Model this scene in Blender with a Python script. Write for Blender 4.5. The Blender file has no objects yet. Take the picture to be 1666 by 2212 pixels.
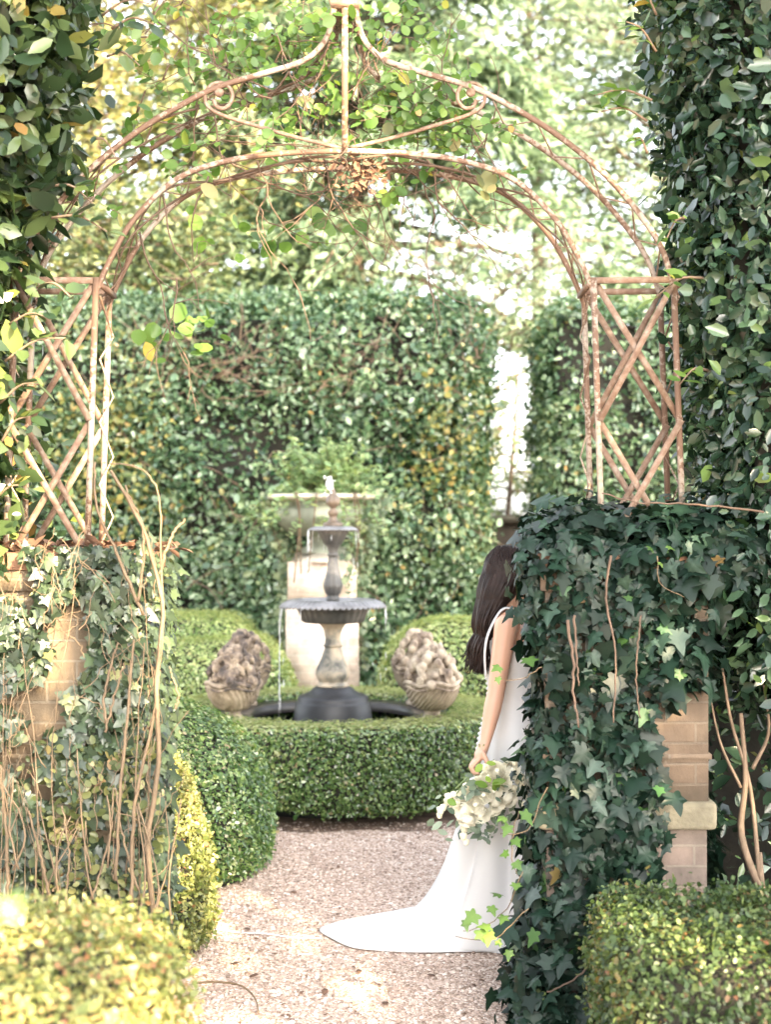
import bpy, bmesh, math, random
import numpy as np
from mathutils import Vector, Matrix

R = math.radians
SC = bpy.context.scene
COL = SC.collection
rng = np.random.default_rng(11)
random.seed(11)

# ------------------------------------------------------------------ camera
F_PX = 3212.0          # focal length in pixels of a 1666 px wide view
CAM_H = 1.80
cam_d = bpy.data.cameras.new("camera")
cam = bpy.data.objects.new("camera", cam_d)
COL.objects.link(cam)
cam.location = (0, 0, CAM_H)
cam.rotation_euler = (R(90.48), 0, 0)
cam_d.sensor_fit = 'HORIZONTAL'
cam_d.sensor_width = 41.5
cam_d.lens = 80
cam_d.clip_end = 600
cam_d.dof.use_dof = True
cam_d.dof.focus_distance = 5.9
cam_d.dof.aperture_fstop = 3.6
SC.camera = cam

# ------------------------------------------------------------------ sky, sun, exposure
SUN_EL, SUN_AZ = 23.0, 150.0        # azimuth clockwise from +Y: behind the camera, to the right
w = bpy.data.worlds.new("World")
SC.world = w
w.use_nodes = True
nt = w.node_tree
sky = nt.nodes.new("ShaderNodeTexSky")
sky.sky_type = 'NISHITA'
sky.sun_disc = False
sky.sun_elevation = R(SUN_EL)
sky.sun_rotation = R(SUN_AZ)
sky.air_density = 1.0
sky.dust_density = 3.0
sky.ozone_density = 1.0
hs = nt.nodes.new("ShaderNodeHueSaturation")
hs.inputs["Saturation"].default_value = 0.35
nt.links.new(sky.outputs[0], hs.inputs["Color"])
wm = nt.nodes.new("ShaderNodeMix")
wm.data_type = 'RGBA'; wm.blend_type = 'MULTIPLY'
wm.inputs[0].default_value = 1.0
wm.inputs[7].default_value = (1.0, 0.985, 0.965, 1)
nt.links.new(hs.outputs[0], wm.inputs[6])
bg = nt.nodes["Background"]
bg.inputs[1].default_value = 0.15
nt.links.new(wm.outputs[2], bg.inputs[0])

S = Vector((math.sin(R(SUN_AZ)) * math.cos(R(SUN_EL)), math.cos(R(SUN_AZ)) * math.cos(R(SUN_EL)), math.sin(R(SUN_EL))))
sd = bpy.data.lights.new("sun", 'SUN')
sd.energy = 4.3
sd.angle = R(0.5)
sd.color = (1.0, 0.775, 0.47)
sun = bpy.data.objects.new("sun", sd)
COL.objects.link(sun)
sun.rotation_euler = S.to_track_quat('Z', 'Y').to_euler()
SC.view_settings.view_transform = 'Standard'
SC.view_settings.look = 'None'
SC.view_settings.exposure = 3.27
SC.view_settings.gamma = 1.0
SC.cycles.max_bounces = 8
SC.cycles.transparent_max_bounces = 8


# ------------------------------------------------------------------ helpers
def P3(vx, vy, d):
    """a point measured on the photograph at distance d, as a world position"""
    return Vector(((vx - 833) / F_PX * d, d, CAM_H - (vy - 1133) / F_PX * d))


def tag(o, label=None, cat=None, group=None, kind=None):
    if label: o["label"] = label
    if cat: o["category"] = cat
    if group: o["group"] = group
    if kind: o["kind"] = kind
    return o


def empty(name, loc, label, cat, group=None, rz=0):
    o = bpy.data.objects.new(name, None)
    COL.objects.link(o)
    o.location = loc
    o.rotation_euler = (0, 0, rz)
    o.empty_display_size = 0.1
    return tag(o, label, cat, group)


def link(name, me, mat, parent=None, smooth=False):
    o = bpy.data.objects.new(name, me)
    COL.objects.link(o)
    if mat is not None:
        me.materials.append(mat)
    if smooth:
        me.polygons.foreach_set("use_smooth", np.ones(len(me.polygons), dtype=bool))
    if parent is not None:
        o.parent = parent
        o.matrix_parent_inverse = Matrix.Translation(-Vector(parent.location)) if parent.rotation_euler.z == 0 else Matrix.Identity(4)
    return o


def np_mesh(name, verts, faces, attr=None):
    """faces: list of (m,k) int arrays"""
    me = bpy.data.meshes.new(name)
    V = np.asarray(verts, dtype=np.float32).reshape(-1, 3)
    me.vertices.add(len(V))
    me.vertices.foreach_set("co", V.ravel())
    li = np.concatenate([np.asarray(f, dtype=np.int32).ravel() for f in faces])
    sz = np.concatenate([np.full(len(f), np.asarray(f).shape[1], dtype=np.int32) for f in faces])
    st = np.concatenate([[0], np.cumsum(sz)[:-1]]).astype(np.int32)
    me.loops.add(len(li))
    me.loops.foreach_set("vertex_index", li)
    me.polygons.add(len(sz))
    me.polygons.foreach_set("loop_start", st)
    if attr is not None:
        a = me.attributes.new("rnd", 'FLOAT', 'POINT')
        a.data.foreach_set("value", np.asarray(attr, dtype=np.float32))
    me.update(calc_edges=True)
    return me


class MB:
    """collects simple shapes into one mesh"""
    def __init__(s):
        s.v = []; s.f = {}; s.n = 0

    def add(s, V, F):
        V = np.asarray(V, dtype=float).reshape(-1, 3)
        for f in F:
            s.f.setdefault(len(f), []).append([i + s.n for i in f])
        s.v.append(V); s.n += len(V)

    def box(s, c, size, rot=None):
        h = np.array(size) / 2
        V = np.array([[x, y, z] for x in (-1, 1) for y in (-1, 1) for z in (-1, 1)]) * h
        if rot is not None:
            V = V @ np.array(rot).T
        s.add(V + np.array(c), [(0, 1, 3, 2), (4, 6, 7, 5), (0, 4, 5, 1), (2, 3, 7, 6), (0, 2, 6, 4), (1, 5, 7, 3)])

    def tube(s, pts, r, n=6, cap=True):
        pts = np.array([list(p) for p in pts], dtype=float)
        m = len(pts)
        r = np.full(m, r) if np.isscalar(r) else np.array(r)
        T = np.gradient(pts, axis=0)
        T /= np.linalg.norm(T, axis=1)[:, None] + 1e-12
        u = np.cross(T[0], [0.3, 0.2, 0.93])
        if np.linalg.norm(u) < 1e-3: u = np.cross(T[0], [1, 0, 0])
        V = []
        for i in range(m):
            u = u - T[i] * np.dot(u, T[i]); u /= np.linalg.norm(u) + 1e-12
            b = np.cross(T[i], u)
            for k in range(n):
                a = 2 * math.pi * k / n
                V.append(pts[i] + r[i] * (math.cos(a) * u + math.sin(a) * b))
        F = []
        for i in range(m - 1):
            for k in range(n):
                k2 = (k + 1) % n
                F.append((i * n + k, i * n + k2, (i + 1) * n + k2, (i + 1) * n + k))
        if cap:
            F.append(tuple(range(n - 1, -1, -1)))
            F.append(tuple((m - 1) * n + k for k in range(n)))
        s.add(V, F)

    def bar(s, pts, w, t, up=(0, 1, 0)):
        """flat bar: t thick along 'up', w wide across"""
        pts = np.array([list(p) for p in pts], dtype=float)
        m = len(pts)
        T = np.gradient(pts, axis=0)
        T /= np.linalg.norm(T, axis=1)[:, None]
        up = np.array(up, dtype=float)
        V = []
        for i in range(m):
            side = np.cross(T[i], up); side /= np.linalg.norm(side)
            b = np.cross(side, T[i])
            for a, c in ((-1, -1), (1, -1), (1, 1), (-1, 1)):
                V.append(pts[i] + side * a * w / 2 + b * c * t / 2)
        F = []
        for i in range(m - 1):
            for k in range(4):
                k2 = (k + 1) % 4
                F.append((i * 4 + k, i * 4 + k2, (i + 1) * 4 + k2, (i + 1) * 4 + k))
        F += [(3, 2, 1, 0), tuple((m - 1) * 4 + k for k in range(4))]
        s.add(V, F)

    def lathe(s, prof, n=48, c=(0, 0, 0), mod=None, close=True):
        """prof: list of (r, z) ; mod(a, i) -> (dr factor, dz)"""
        V = []
        for i, (r, z) in enumerate(prof):
            for k in range(n):
                a = 2 * math.pi * k / n
                fr, dz = mod(a, i) if mod else (1, 0)
                V.append((c[0] + r * fr * math.cos(a), c[1] + r * fr * math.sin(a), c[2] + z + dz))
        F = []
        for i in range(len(prof) - 1):
            for k in range(n):
                k2 = (k + 1) % n
                F.append((i * n + k, i * n + k2, (i + 1) * n + k2, (i + 1) * n + k))
        if close:
            F.append(tuple(range(n - 1, -1, -1)))
            F.append(tuple((len(prof) - 1) * n + k for k in range(n)))
        s.add(V, F)

    def ball(s, c, r, nu=10, nv=7, rot=None):
        r = np.array([r, r, r] if np.isscalar(r) else r, dtype=float)
        V = [(0, 0, -1)]
        for j in range(1, nv):
            t = -math.pi / 2 + math.pi * j / nv
            for k in range(nu):
                a = 2 * math.pi * k / nu
                V.append((math.cos(t) * math.cos(a), math.cos(t) * math.sin(a), math.sin(t)))
        V.append((0, 0, 1))
        V = np.array(V) * r
        if rot is not None: V = V @ np.array(rot).T
        F = []
        top = len(V) - 1
        for k in range(nu):
            k2 = (k + 1) % nu
            F.append((0, 1 + k2, 1 + k))
            F.append((top, 1 + (nv - 2) * nu + k, 1 + (nv - 2) * nu + k2))
            for j in range(nv - 2):
                F.append((1 + j * nu + k, 1 + j * nu + k2, 1 + (j + 1) * nu + k2, 1 + (j + 1) * nu + k))
        s.add(V + np.array(list(c)), F)

    def mesh(s, name):
        return np_mesh(name, np.vstack(s.v), [np.array(f) for f in s.f.values()])

    def build(s, name, mat, parent=None, smooth=False):
        return link(name, s.mesh(name), mat, parent, smooth)


def spline(pts, n):
    """Catmull-Rom through the points, n samples"""
    p = np.array([list(q) for q in pts], dtype=float)
    if len(p) == 2:
        return p[0] + (p[1] - p[0]) * np.linspace(0, 1, n)[:, None]
    p = np.vstack([2 * p[0] - p[1], p, 2 * p[-1] - p[-2]])
    m = len(p) - 3
    out = []
    for t in np.linspace(0, m - 1e-9, n):
        i = int(t); u = t - i
        a, b, c, d = p[i], p[i + 1], p[i + 2], p[i + 3]
        out.append(.5 * (2 * b + (c - a) * u + (2 * a - 5 * b + 4 * c - d) * u * u + (3 * b - a - 3 * c + d) * u ** 3))
    return np.array(out)


def bake(o):
    dg = bpy.context.evaluated_depsgraph_get()
    me = bpy.data.meshes.new_from_object(o.evaluated_get(dg))
    o.modifiers.clear()
    o.data = me
    return o


_perm = rng.random(4096)


def vnoise(P):
    """value noise in [-1,1]"""
    P = np.asarray(P, dtype=float)
    i = np.floor(P).astype(np.int64); f = P - i
    f = f * f * (3 - 2 * f)
    out = 0
    for dx in (0, 1):
        for dy in (0, 1):
            for dz in (0, 1):
                h = ((i[:, 0] + dx) * 73856093 ^ (i[:, 1] + dy) * 19349663 ^ (i[:, 2] + dz) * 83492791) & 4095
                wt = (f[:, 0] if dx else 1 - f[:, 0]) * (f[:, 1] if dy else 1 - f[:, 1]) * (f[:, 2] if dz else 1 - f[:, 2])
                out = out + wt * _perm[h]
    return out * 2 - 1


def rbox(c, half, r, res, amp=0.0, freq=1.0, deform=None):
    """rounded box hull; returns V, F(quads), outward"""
    h = np.array(half, float)
    Vs, Fs, n = [], [], 0
    for ax in range(3):
        a, b = [k for k in range(3) if k != ax]
        na = max(2, int(2 * h[a] / res)); nb = max(2, int(2 * h[b] / res))
        ga, gb = np.meshgrid(np.linspace(-h[a], h[a], na + 1), np.linspace(-h[b], h[b], nb + 1), indexing='ij')
        for sgn in (-1, 1):
            p = np.zeros((na + 1, nb + 1, 3))
            p[..., a] = ga; p[..., b] = gb; p[..., ax] = sgn * h[ax]
            p = p.reshape(-1, 3)
            I = np.arange(na * (nb + 1)).reshape(na, nb + 1)[:, :-1].ravel()
            f = np.stack([I, I + nb + 1, I + nb + 2, I + 1], 1)
            flip = (sgn > 0) == (ax == 1)
            if flip: f = f[:, ::-1]
            Vs.append(p); Fs.append(f + n); n += len(p)
    p = np.vstack(Vs); F = np.vstack(Fs)
    q = np.clip(p, -(h - r), h - r)
    d = p - q
    d /= np.linalg.norm(d, axis=1)[:, None] + 1e-9
    p = q + r * d
    if amp:
        w0 = p + np.array(c)
        p = p + d * (amp * (vnoise(w0 * freq) + .5 * vnoise(w0 * freq * 2.1 + 9)))[:, None]
    p = p + np.array(c)
    if deform is not None: p = deform(p)
    return p, F


def sample(V, F, n):
    T = np.vstack([F[:, [0, 1, 2]], F[:, [0, 2, 3]]])
    a, b, c = V[T[:, 0]], V[T[:, 1]], V[T[:, 2]]
    N = np.cross(b - a, c - a)
    A = np.linalg.norm(N, axis=1)
    idx = rng.choice(len(T), n, p=A / A.sum())
    r1 = np.sqrt(rng.random(n))[:, None]; r2 = rng.random(n)[:, None]
    P = a[idx] * (1 - r1) + b[idx] * r1 * (1 - r2) + c[idx] * r1 * r2
    return P, N[idx] / (A[idx][:, None] + 1e-12), A.sum() / 2


def fold(half, z=0.06):
    """leaf template from the outline of its right half, folded along the midrib"""
    right = [(x, y, (z if x > 0 else 0)) for x, y in half]
    k = len(right)
    inner = [(-x, y, zz) for x, y, zz in right[1:-1]]
    V = right + inner
    L = [0, k - 1] + [k + j for j in range(len(inner) - 1, -1, -1)]
    return np.array(V, float), [tuple(range(k)), tuple(L)]


LEAF_OVAL = fold([(0, 0), (.21, .25), (.25, .62), (0, 1)])
LEAF_BOX = fold([(0, 0), (.30, .32), (.27, .72), (0, 1)])
LEAF_ROSE = fold([(0, 0), (.28, .2), (.37, .52), (.22, .85), (0, 1)], .05)
LEAF_NEEDLE = fold([(0, 0), (.13, .3), (.10, .7), (0, 1)], .03)


def ivy_t():
    half = [(0, .06), (.12, -.03), (.27, -.07), (.37, -.01), (.34, .10), (.30, .18), (.40, .27), (.53, .37), (.42, .43), (.30, .47), (.21, .54), (.16, .70), (.08, .88), (0, 1)]
    def zf(x, y): return .05 - .34 * x * x - .22 * max(0, y - .45) ** 2 - .10 * abs(x) * (y < .15)
    V = [(0, .32, .055)]
    V += [(x, y, zf(x, y)) for x, y in half]
    V += [(-x, y, zf(x, y)) for x, y in half[1:-1]]
    k = len(half)
    F = [(0, i, i + 1) for i in range(1, k)]
    L = [1] + [k + 1 + j for j in range(k - 2)] + [k]
    F += [(0, L[i + 1], L[i]) for i in range(k - 1)]
    return np.array(V, float), F


LEAF_IVY = ivy_t()


def unit(a):
    return a / (np.linalg.norm(a, axis=1)[:, None] + 1e-9)


def leaves(name, P, N, tmpl, size, mat, parent, up=.35, spread=.55, out=.3, droop=0., sjit=.3, rnd=None, axis=None, flat=0.):
    n = len(P)
    N = np.asarray(N, dtype=float)
    TV, TF = tmpl
    sp_ = spread * (1 - flat * np.clip(N[:, 2], 0, 1))[:, None]
    Nn = unit(N + up * np.array([0, 0, 1.]) + sp_ * rng.normal(size=(n, 3)))
    A = rng.normal(size=(n, 3)) if axis is None else axis + .35 * rng.normal(size=(n, 3))
    A = A + out * 2 * N - droop * np.array([0, 0, 1.])
    A = unit(A - Nn * np.sum(A * Nn, 1)[:, None])
    X = np.cross(A, Nn)
    s = (size * (1 + sjit * rng.normal(size=n)).clip(.4, 1.9))[:, None, None]
    curl = rng.normal(1.0, .9, n)[:, None, None]
    wx = (1 + .16 * rng.normal(size=n))[:, None, None]
    V = P[:, None, :] + s * (wx * TV[None, :, 0, None] * X[:, None, :] + TV[None, :, 1, None] * A[:, None, :] + curl * TV[None, :, 2, None] * Nn[:, None, :])
    k = len(TV)
    base = (np.arange(n) * k)[:, None]
    by = {}
    for f in TF: by.setdefault(len(f), []).append(f)
    faces = [(base[:, None, :] + np.array(fs)[None]).reshape(-1, m) for m, fs in by.items()]
    if rnd is None: rnd = rng.random(n)
    rv = np.repeat(rnd, k)
    if tmpl is LEAF_IVY:    # paler along the veins
        vein = np.zeros(k); vein[0] = .16; vein[1] = .10; vein[14] = .06
        rv = np.where(rv < .9, np.minimum(rv + np.tile(vein, n), .93), rv)
    me = np_mesh(name, V.reshape(-1, 3), faces, rv)
    return link(name, me, mat, parent, tmpl is LEAF_IVY)


# ------------------------------------------------------------------ materials
def newmat(name):
    m = bpy.data.materials.new(name)
    m.use_nodes = True
    t = m.node_tree
    return m, t, t.nodes["Principled BSDF"], t.nodes["Material Output"]


def ramp(t, stops, src):
    r = t.nodes.new("ShaderNodeValToRGB")
    e = r.color_ramp.elements
    while len(e) > 1: e.remove(e[-1])
    e[0].position = stops[0][0]; e[0].color = (*stops[0][1], 1)
    for p, c in stops[1:]:
        x = e.new(p); x.color = (*c, 1)
    t.links.new(src, r.inputs[0])
    return r


def tex_noise(t, scale, detail=4, rough=.55, coord="Object"):
    c = t.nodes.new("ShaderNodeTexCoord")
    n = t.nodes.new("ShaderNodeTexNoise")
    n.inputs["Scale"].default_value = scale
    n.inputs["Detail"].default_value = detail
    n.inputs["Roughness"].default_value = rough
    t.links.new(c.outputs[coord], n.inputs["Vector"])
    return n


def leafmat(name, stops, rough=.42, transl=.35, tcol=(1.5, 1.45, .7), spec=.5):
    m, t, b, out = newmat(name)
    a = t.nodes.new("ShaderNodeAttribute"); a.attribute_name = "rnd"
    r = ramp(t, stops, a.outputs["Fac"])
    b.inputs["Roughness"].default_value = rough
    b.inputs["Specular IOR Level"].default_value = spec
    t.links.new(r.outputs[0], b.inputs["Base Color"])
    tr = t.nodes.new("ShaderNodeBsdfTranslucent")
    mx = t.nodes.new("ShaderNodeMix"); mx.data_type = 'RGBA'; mx.blend_type = 'MULTIPLY'
    mx.inputs[0].default_value = 1; mx.inputs[7].default_value = (*tcol, 1)
    t.links.new(r.outputs[0], mx.inputs[6]); t.links.new(mx.outputs[2], tr.inputs[0])
    ms = t.nodes.new("ShaderNodeMixShader"); ms.inputs[0].default_value = transl
    t.links.new(b.outputs[0], ms.inputs[1]); t.links.new(tr.outputs[0], ms.inputs[2])
    t.links.new(ms.outputs[0], out.inputs[0])
    return m


def plain(name, col, rough=.7, noise=None, amt=.3, bump=0, bscale=None, spec=.5, metal=0):
    m, t, b, out = newmat(name)
    b.inputs["Base Color"].default_value = (*col, 1)
    b.inputs["Roughness"].default_value = rough
    b.inputs["Specular IOR Level"].default_value = spec
    b.inputs["Metallic"].default_value = metal
    if noise:
        n = tex_noise(t, noise)
        lo = tuple(c * (1 - amt) for c in col); hi = tuple(min(1, c * (1 + amt)) for c in col)
        r = ramp(t, [(.3, lo), (.7, hi)], n.outputs[0])
        t.links.new(r.outputs[0], b.inputs["Base Color"])
    if bump:
        n2 = tex_noise(t, bscale or 40)
        bp = t.nodes.new("ShaderNodeBump"); bp.inputs["Strength"].default_value = bump
        bp.inputs["Distance"].default_value = .01
        t.links.new(n2.outputs[0], bp.inputs["Height"]); t.links.new(bp.outputs[0], b.inputs["Normal"])
    return m


def brickmat(name, c1, c2, mortar, bw=.21, rh=.073):
    m, t, b, out = newmat(name)
    co = t.nodes.new("ShaderNodeTexCoord")
    sp = t.nodes.new("ShaderNodeSeparateXYZ"); t.links.new(co.outputs["Object"], sp.inputs[0])
    ad = t.nodes.new("ShaderNodeMath"); ad.operation = 'ADD'
    t.links.new(sp.outputs[0], ad.inputs[0]); t.links.new(sp.outputs[1], ad.inputs[1])
    cb = t.nodes.new("ShaderNodeCombineXYZ")
    t.links.new(ad.outputs[0], cb.inputs[0]); t.links.new(sp.outputs[2], cb.inputs[1])
    br = t.nodes.new("ShaderNodeTexBrick")
    br.inputs["Scale"].default_value = 1
    br.inputs["Brick Width"].default_value = bw
    br.inputs["Row Height"].default_value = rh
    br.inputs["Mortar Size"].default_value = .005
    br.inputs["Mortar Smooth"].default_value = .3
    br.inputs["Color1"].default_value = (*c1, 1); br.inputs["Color2"].default_value = (*c2, 1)
    br.inputs["Mortar"].default_value = (*mortar, 1)
    t.links.new(cb.outputs[0], br.inputs["Vector"])
    n = tex_noise(t, 9, 6)
    mx = t.nodes.new("ShaderNodeMix"); mx.data_type = 'RGBA'; mx.blend_type = 'MULTIPLY'
    mx.inputs[0].default_value = .8
    rr = ramp(t, [(.3, (.55, .52, .48)), (.65, (1.15, 1.1, 1.05))], n.outputs[0])
    t.links.new(br.outputs[0], mx.inputs[6]); t.links.new(rr.outputs[0], mx.inputs[7])
    t.links.new(mx.outputs[2], b.inputs["Base Color"])
    b.inputs["Roughness"].default_value = .9
    n2 = tex_noise(t, 60, 5)
    m2 = t.nodes.new("ShaderNodeMath"); m2.operation = 'MULTIPLY_ADD'
    m2.inputs[1].default_value = -1.2
    t.links.new(br.outputs["Fac"], m2.inputs[0]); t.links.new(n2.outputs[0], m2.inputs[2])
    bp = t.nodes.new("ShaderNodeBump"); bp.inputs["Strength"].default_value = .6; bp.inputs["Distance"].default_value = .006
    t.links.new(m2.outputs[0], bp.inputs["Height"]); t.links.new(bp.outputs[0], b.inputs["Normal"])
    return m


M = {}
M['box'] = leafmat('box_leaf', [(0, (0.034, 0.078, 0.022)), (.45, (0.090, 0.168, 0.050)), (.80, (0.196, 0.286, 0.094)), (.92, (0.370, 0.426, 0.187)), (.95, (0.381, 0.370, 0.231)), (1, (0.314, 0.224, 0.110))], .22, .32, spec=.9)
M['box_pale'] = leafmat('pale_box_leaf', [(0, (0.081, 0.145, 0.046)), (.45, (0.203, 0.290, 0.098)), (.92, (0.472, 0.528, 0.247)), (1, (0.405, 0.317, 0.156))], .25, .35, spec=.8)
M['box_red'] = leafmat('box_leaf_autumn', [(0, (0.022, 0.043, 0.014)), (.5, (0.061, 0.098, 0.032)), (.86, (0.137, 0.179, 0.064)), (.95, (0.173, 0.125, 0.048)), (1, (0.137, 0.062, 0.036))], .42, .35)
M['box_sunlit'] = leafmat('box_leaf_sunlit', [(0, (0.056, 0.078, 0.021)), (.4, (0.144, 0.171, 0.052)), (.86, (0.365, 0.353, 0.141)), (.95, (0.354, 0.228, 0.102)), (1, (0.221, 0.093, 0.052))], .35, .35, tcol=(1.35, 1.25, .8))  # yellow of sunlight put into the leaf colour; brown end is autumn leaves
M['creeper'] = leafmat('creeper_leaf', [(0, (0.025, 0.038, 0.013)), (.5, (0.085, 0.102, 0.034)), (.9, (0.187, 0.187, 0.068)), (1, (0.221, 0.136, 0.060))], .45, .3)
M['holly'] = leafmat('hedge_leaf', [(0, (0.018, 0.051, 0.023)), (.5, (0.084, 0.152, 0.076)), (.92, (0.258, 0.345, 0.207)), (.95, (0.269, 0.276, 0.092)), (1, (0.291, 0.184, 0.069))], .27, .28, spec=.65)
M['holly_sun_gold'] = leafmat('hedge_leaf_sun_gold', [(0, (.06, .10, .03)), (.4, (.13, .15, .04)), (.8, (.28, .27, .08)), (1, (.32, .22, .07))], .35, .35)
M['laurel'] = leafmat('laurel_leaf', [(0, (.007, .019, .012)), (.5, (.021, .047, .028)), (.88, (.07, .125, .07)), (.95, (.11, .18, .05)), (.992, (.10, .16, .04)), (1, (.20, .11, .04))], .24, .2, spec=.6)
M['laurel_warm'] = leafmat('laurel_leaf_warm', [(0, (0.010, 0.024, 0.012)), (.5, (0.030, 0.055, 0.024)), (.88, (0.085, 0.123, 0.043)), (.95, (0.145, 0.187, 0.043)), (1, (0.204, 0.119, 0.043))], .28, .32, spec=.6)
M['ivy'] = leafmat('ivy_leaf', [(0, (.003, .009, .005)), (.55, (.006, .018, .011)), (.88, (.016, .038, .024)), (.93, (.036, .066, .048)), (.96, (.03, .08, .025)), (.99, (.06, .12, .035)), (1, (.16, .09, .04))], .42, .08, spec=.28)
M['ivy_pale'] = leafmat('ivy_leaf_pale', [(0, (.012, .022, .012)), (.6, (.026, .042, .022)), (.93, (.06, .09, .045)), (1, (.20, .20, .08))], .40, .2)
M['ivy_light'] = leafmat('trailing_ivy_leaf', [(0, (.05, .085, .045)), (.6, (.11, .16, .085)), (1, (.26, .30, .17))], .35, .25)
M['rose'] = leafmat('climber_leaf', [(0, (.045, .10, .02)), (.5, (.08, .155, .035)), (.90, (.13, .22, .05)), (.97, (.18, .26, .06)), (.99, (.32, .28, .05)), (1, (.28, .17, .05))], .45, .45)
M['fern'] = leafmat('fern_leaf', [(0, (.12, .20, .08)), (.6, (.21, .31, .15)), (1, (.36, .42, .20))], .5, .35)
M['tree_gold'] = leafmat('tree_leaf_gold', [(0, (0.091, 0.111, 0.042)), (.5, (0.175, 0.183, 0.077)), (1, (0.266, 0.249, 0.120))], .5, .45, tcol=(1.35, 1.25, .75))
M['tree_green'] = leafmat('tree_leaf_green', [(0, (0.084, 0.118, 0.082)), (.5, (0.146, 0.194, 0.140)), (1, (0.230, 0.288, 0.217))], .5, .45, tcol=(1.25, 1.3, .95))
M['tree_dark'] = leafmat('tree_leaf_dark', [(0, (0.033, 0.056, 0.024)), (.6, (0.067, 0.096, 0.048)), (1, (0.133, 0.155, 0.074))], .5, .3)
M['cedar'] = leafmat('cedar_spray', [(0, (0.054, 0.090, 0.057)), (.5, (0.114, 0.172, 0.109)), (1, (0.206, 0.278, 0.182))], .55, .35, tcol=(1.25, 1.3, .95))
M['dead_leaf'] = plain('dead_leaf', (.12, .065, .04), .8, 20, .4)
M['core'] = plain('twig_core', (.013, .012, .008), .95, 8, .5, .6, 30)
M['twig'] = plain('twig_bark', (.15, .105, .07), .85, 12, .35, .3, 60)
M['twig_dark'] = plain('dark_twig', (.10, .065, .045), .85, 14, .35)
M['vine'] = plain('vine_bark', (.12, .083, .048), .8, 10, .3, .4, 50)
M['bark'] = plain('bark', (.075, .055, .04), .95, 5, .4, .8, 14)
M['brick'] = brickmat('tan_brick', (.36, .265, .165), (.27, .20, .13), (.36, .30, .22))
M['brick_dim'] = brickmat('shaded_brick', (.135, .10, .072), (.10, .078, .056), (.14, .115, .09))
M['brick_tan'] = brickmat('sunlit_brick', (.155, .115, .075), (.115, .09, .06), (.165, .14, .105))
M['brick_grey'] = brickmat('weathered_brick', (.16, .12, .10), (.125, .10, .085), (.17, .145, .12))
M['brick_pale'] = brickmat('pale_brick', (.66, .55, .46), (.58, .48, .40), (.66, .60, .52), .20, .072)
M['coping'] = plain('coping_stone', (.16, .14, .095), .9, 7, .45, .6, 40)
M['terra'] = plain('terracotta_cap', (.15, .08, .048), .9, 8, .35, .6, 40)
M['darkwall'] = plain('dark_wall', (.10, .075, .05), .95, 5, .4, .5, 20)
M['white_skin'] = None

# rusty white paint
m, t, b, out = newmat('rusty_white_paint')
n1 = tex_noise(t, 48, 9, .66); n2 = tex_noise(t, 3.2, 4)
ad = t.nodes.new("ShaderNodeMath"); ad.operation = 'ADD'
t.links.new(n1.outputs[0], ad.inputs[0]); t.links.new(n2.outputs[0], ad.inputs[1])
r = ramp(t, [(.80, (.29, .25, .21)), (.98, (.225, .175, .135)), (1.08, (.19, .125, .085)), (1.24, (.12, .07, .045))], ad.outputs[0])
for e in r.color_ramp.elements: e.position = e.position * .5
mu = t.nodes.new("ShaderNodeMath"); mu.operation = 'MULTIPLY'; mu.inputs[1].default_value = .5
t.links.new(ad.outputs[0], mu.inputs[0]); t.links.new(mu.outputs[0], r.inputs[0])
t.links.new(r.outputs[0], b.inputs["Base Color"]); b.inputs["Roughness"].default_value = .75
bp = t.nodes.new("ShaderNodeBump"); bp.inputs["Strength"].default_value = .4; bp.inputs["Distance"].default_value = .003
t.links.new(n1.outputs[0], bp.inputs["Height"]); t.links.new(bp.outputs[0], b.inputs["Normal"])
M['paint'] = m
m, t, b, out = newmat('rusty_iron')
n1 = tex_noise(t, 34, 9, .66)
r = ramp(t, [(.34, (.25, .20, .16)), (.5, (.185, .12, .083)), (.68, (.12, .07, .047))], n1.outputs[0])
t.links.new(r.outputs[0], b.inputs["Base Color"]); b.inputs["Roughness"].default_value = .8
M['rust'] = m

# cast iron with pale mineral wear
m, t, b, out = newmat('weathered_cast_iron')
n1 = tex_noise(t, 7, 6, .6)
r = ramp(t, [(.35, (.045, .045, .043)), (.55, (.085, .082, .075)), (.72, (.22, .20, .17))], n1.outputs[0])
t.links.new(r.outputs[0], b.inputs["Base Color"]); b.inputs["Roughness"].default_value = .45
M['iron'] = m
m, t, b, out = newmat('mineral_stained_iron')
n1 = tex_noise(t, 5, 6, .6)
r = ramp(t, [(.38, (.07, .07, .062)), (.47, (.22, .20, .16)), (.56, (.40, .33, .24)), (.75, (.46, .40, .31))], n1.outputs[0])
t.links.new(r.outputs[0], b.inputs["Base Color"]); b.inputs["Roughness"].default_value = .55
M['iron_stain'] = m
m, t, b, out = newmat('wet_grey_iron')
n1 = tex_noise(t, 9, 5, .6)
r = ramp(t, [(.35, (.11, .11, .115)), (.7, (.24, .24, .25))], n1.outputs[0])
t.links.new(r.outputs[0], b.inputs["Base Color"]); b.inputs["Roughness"].default_value = .3
M['iron_wet'] = m
M['iron_black'] = plain('wet_black_iron', (.019, .020, .023), .5, 6, .5)

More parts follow.
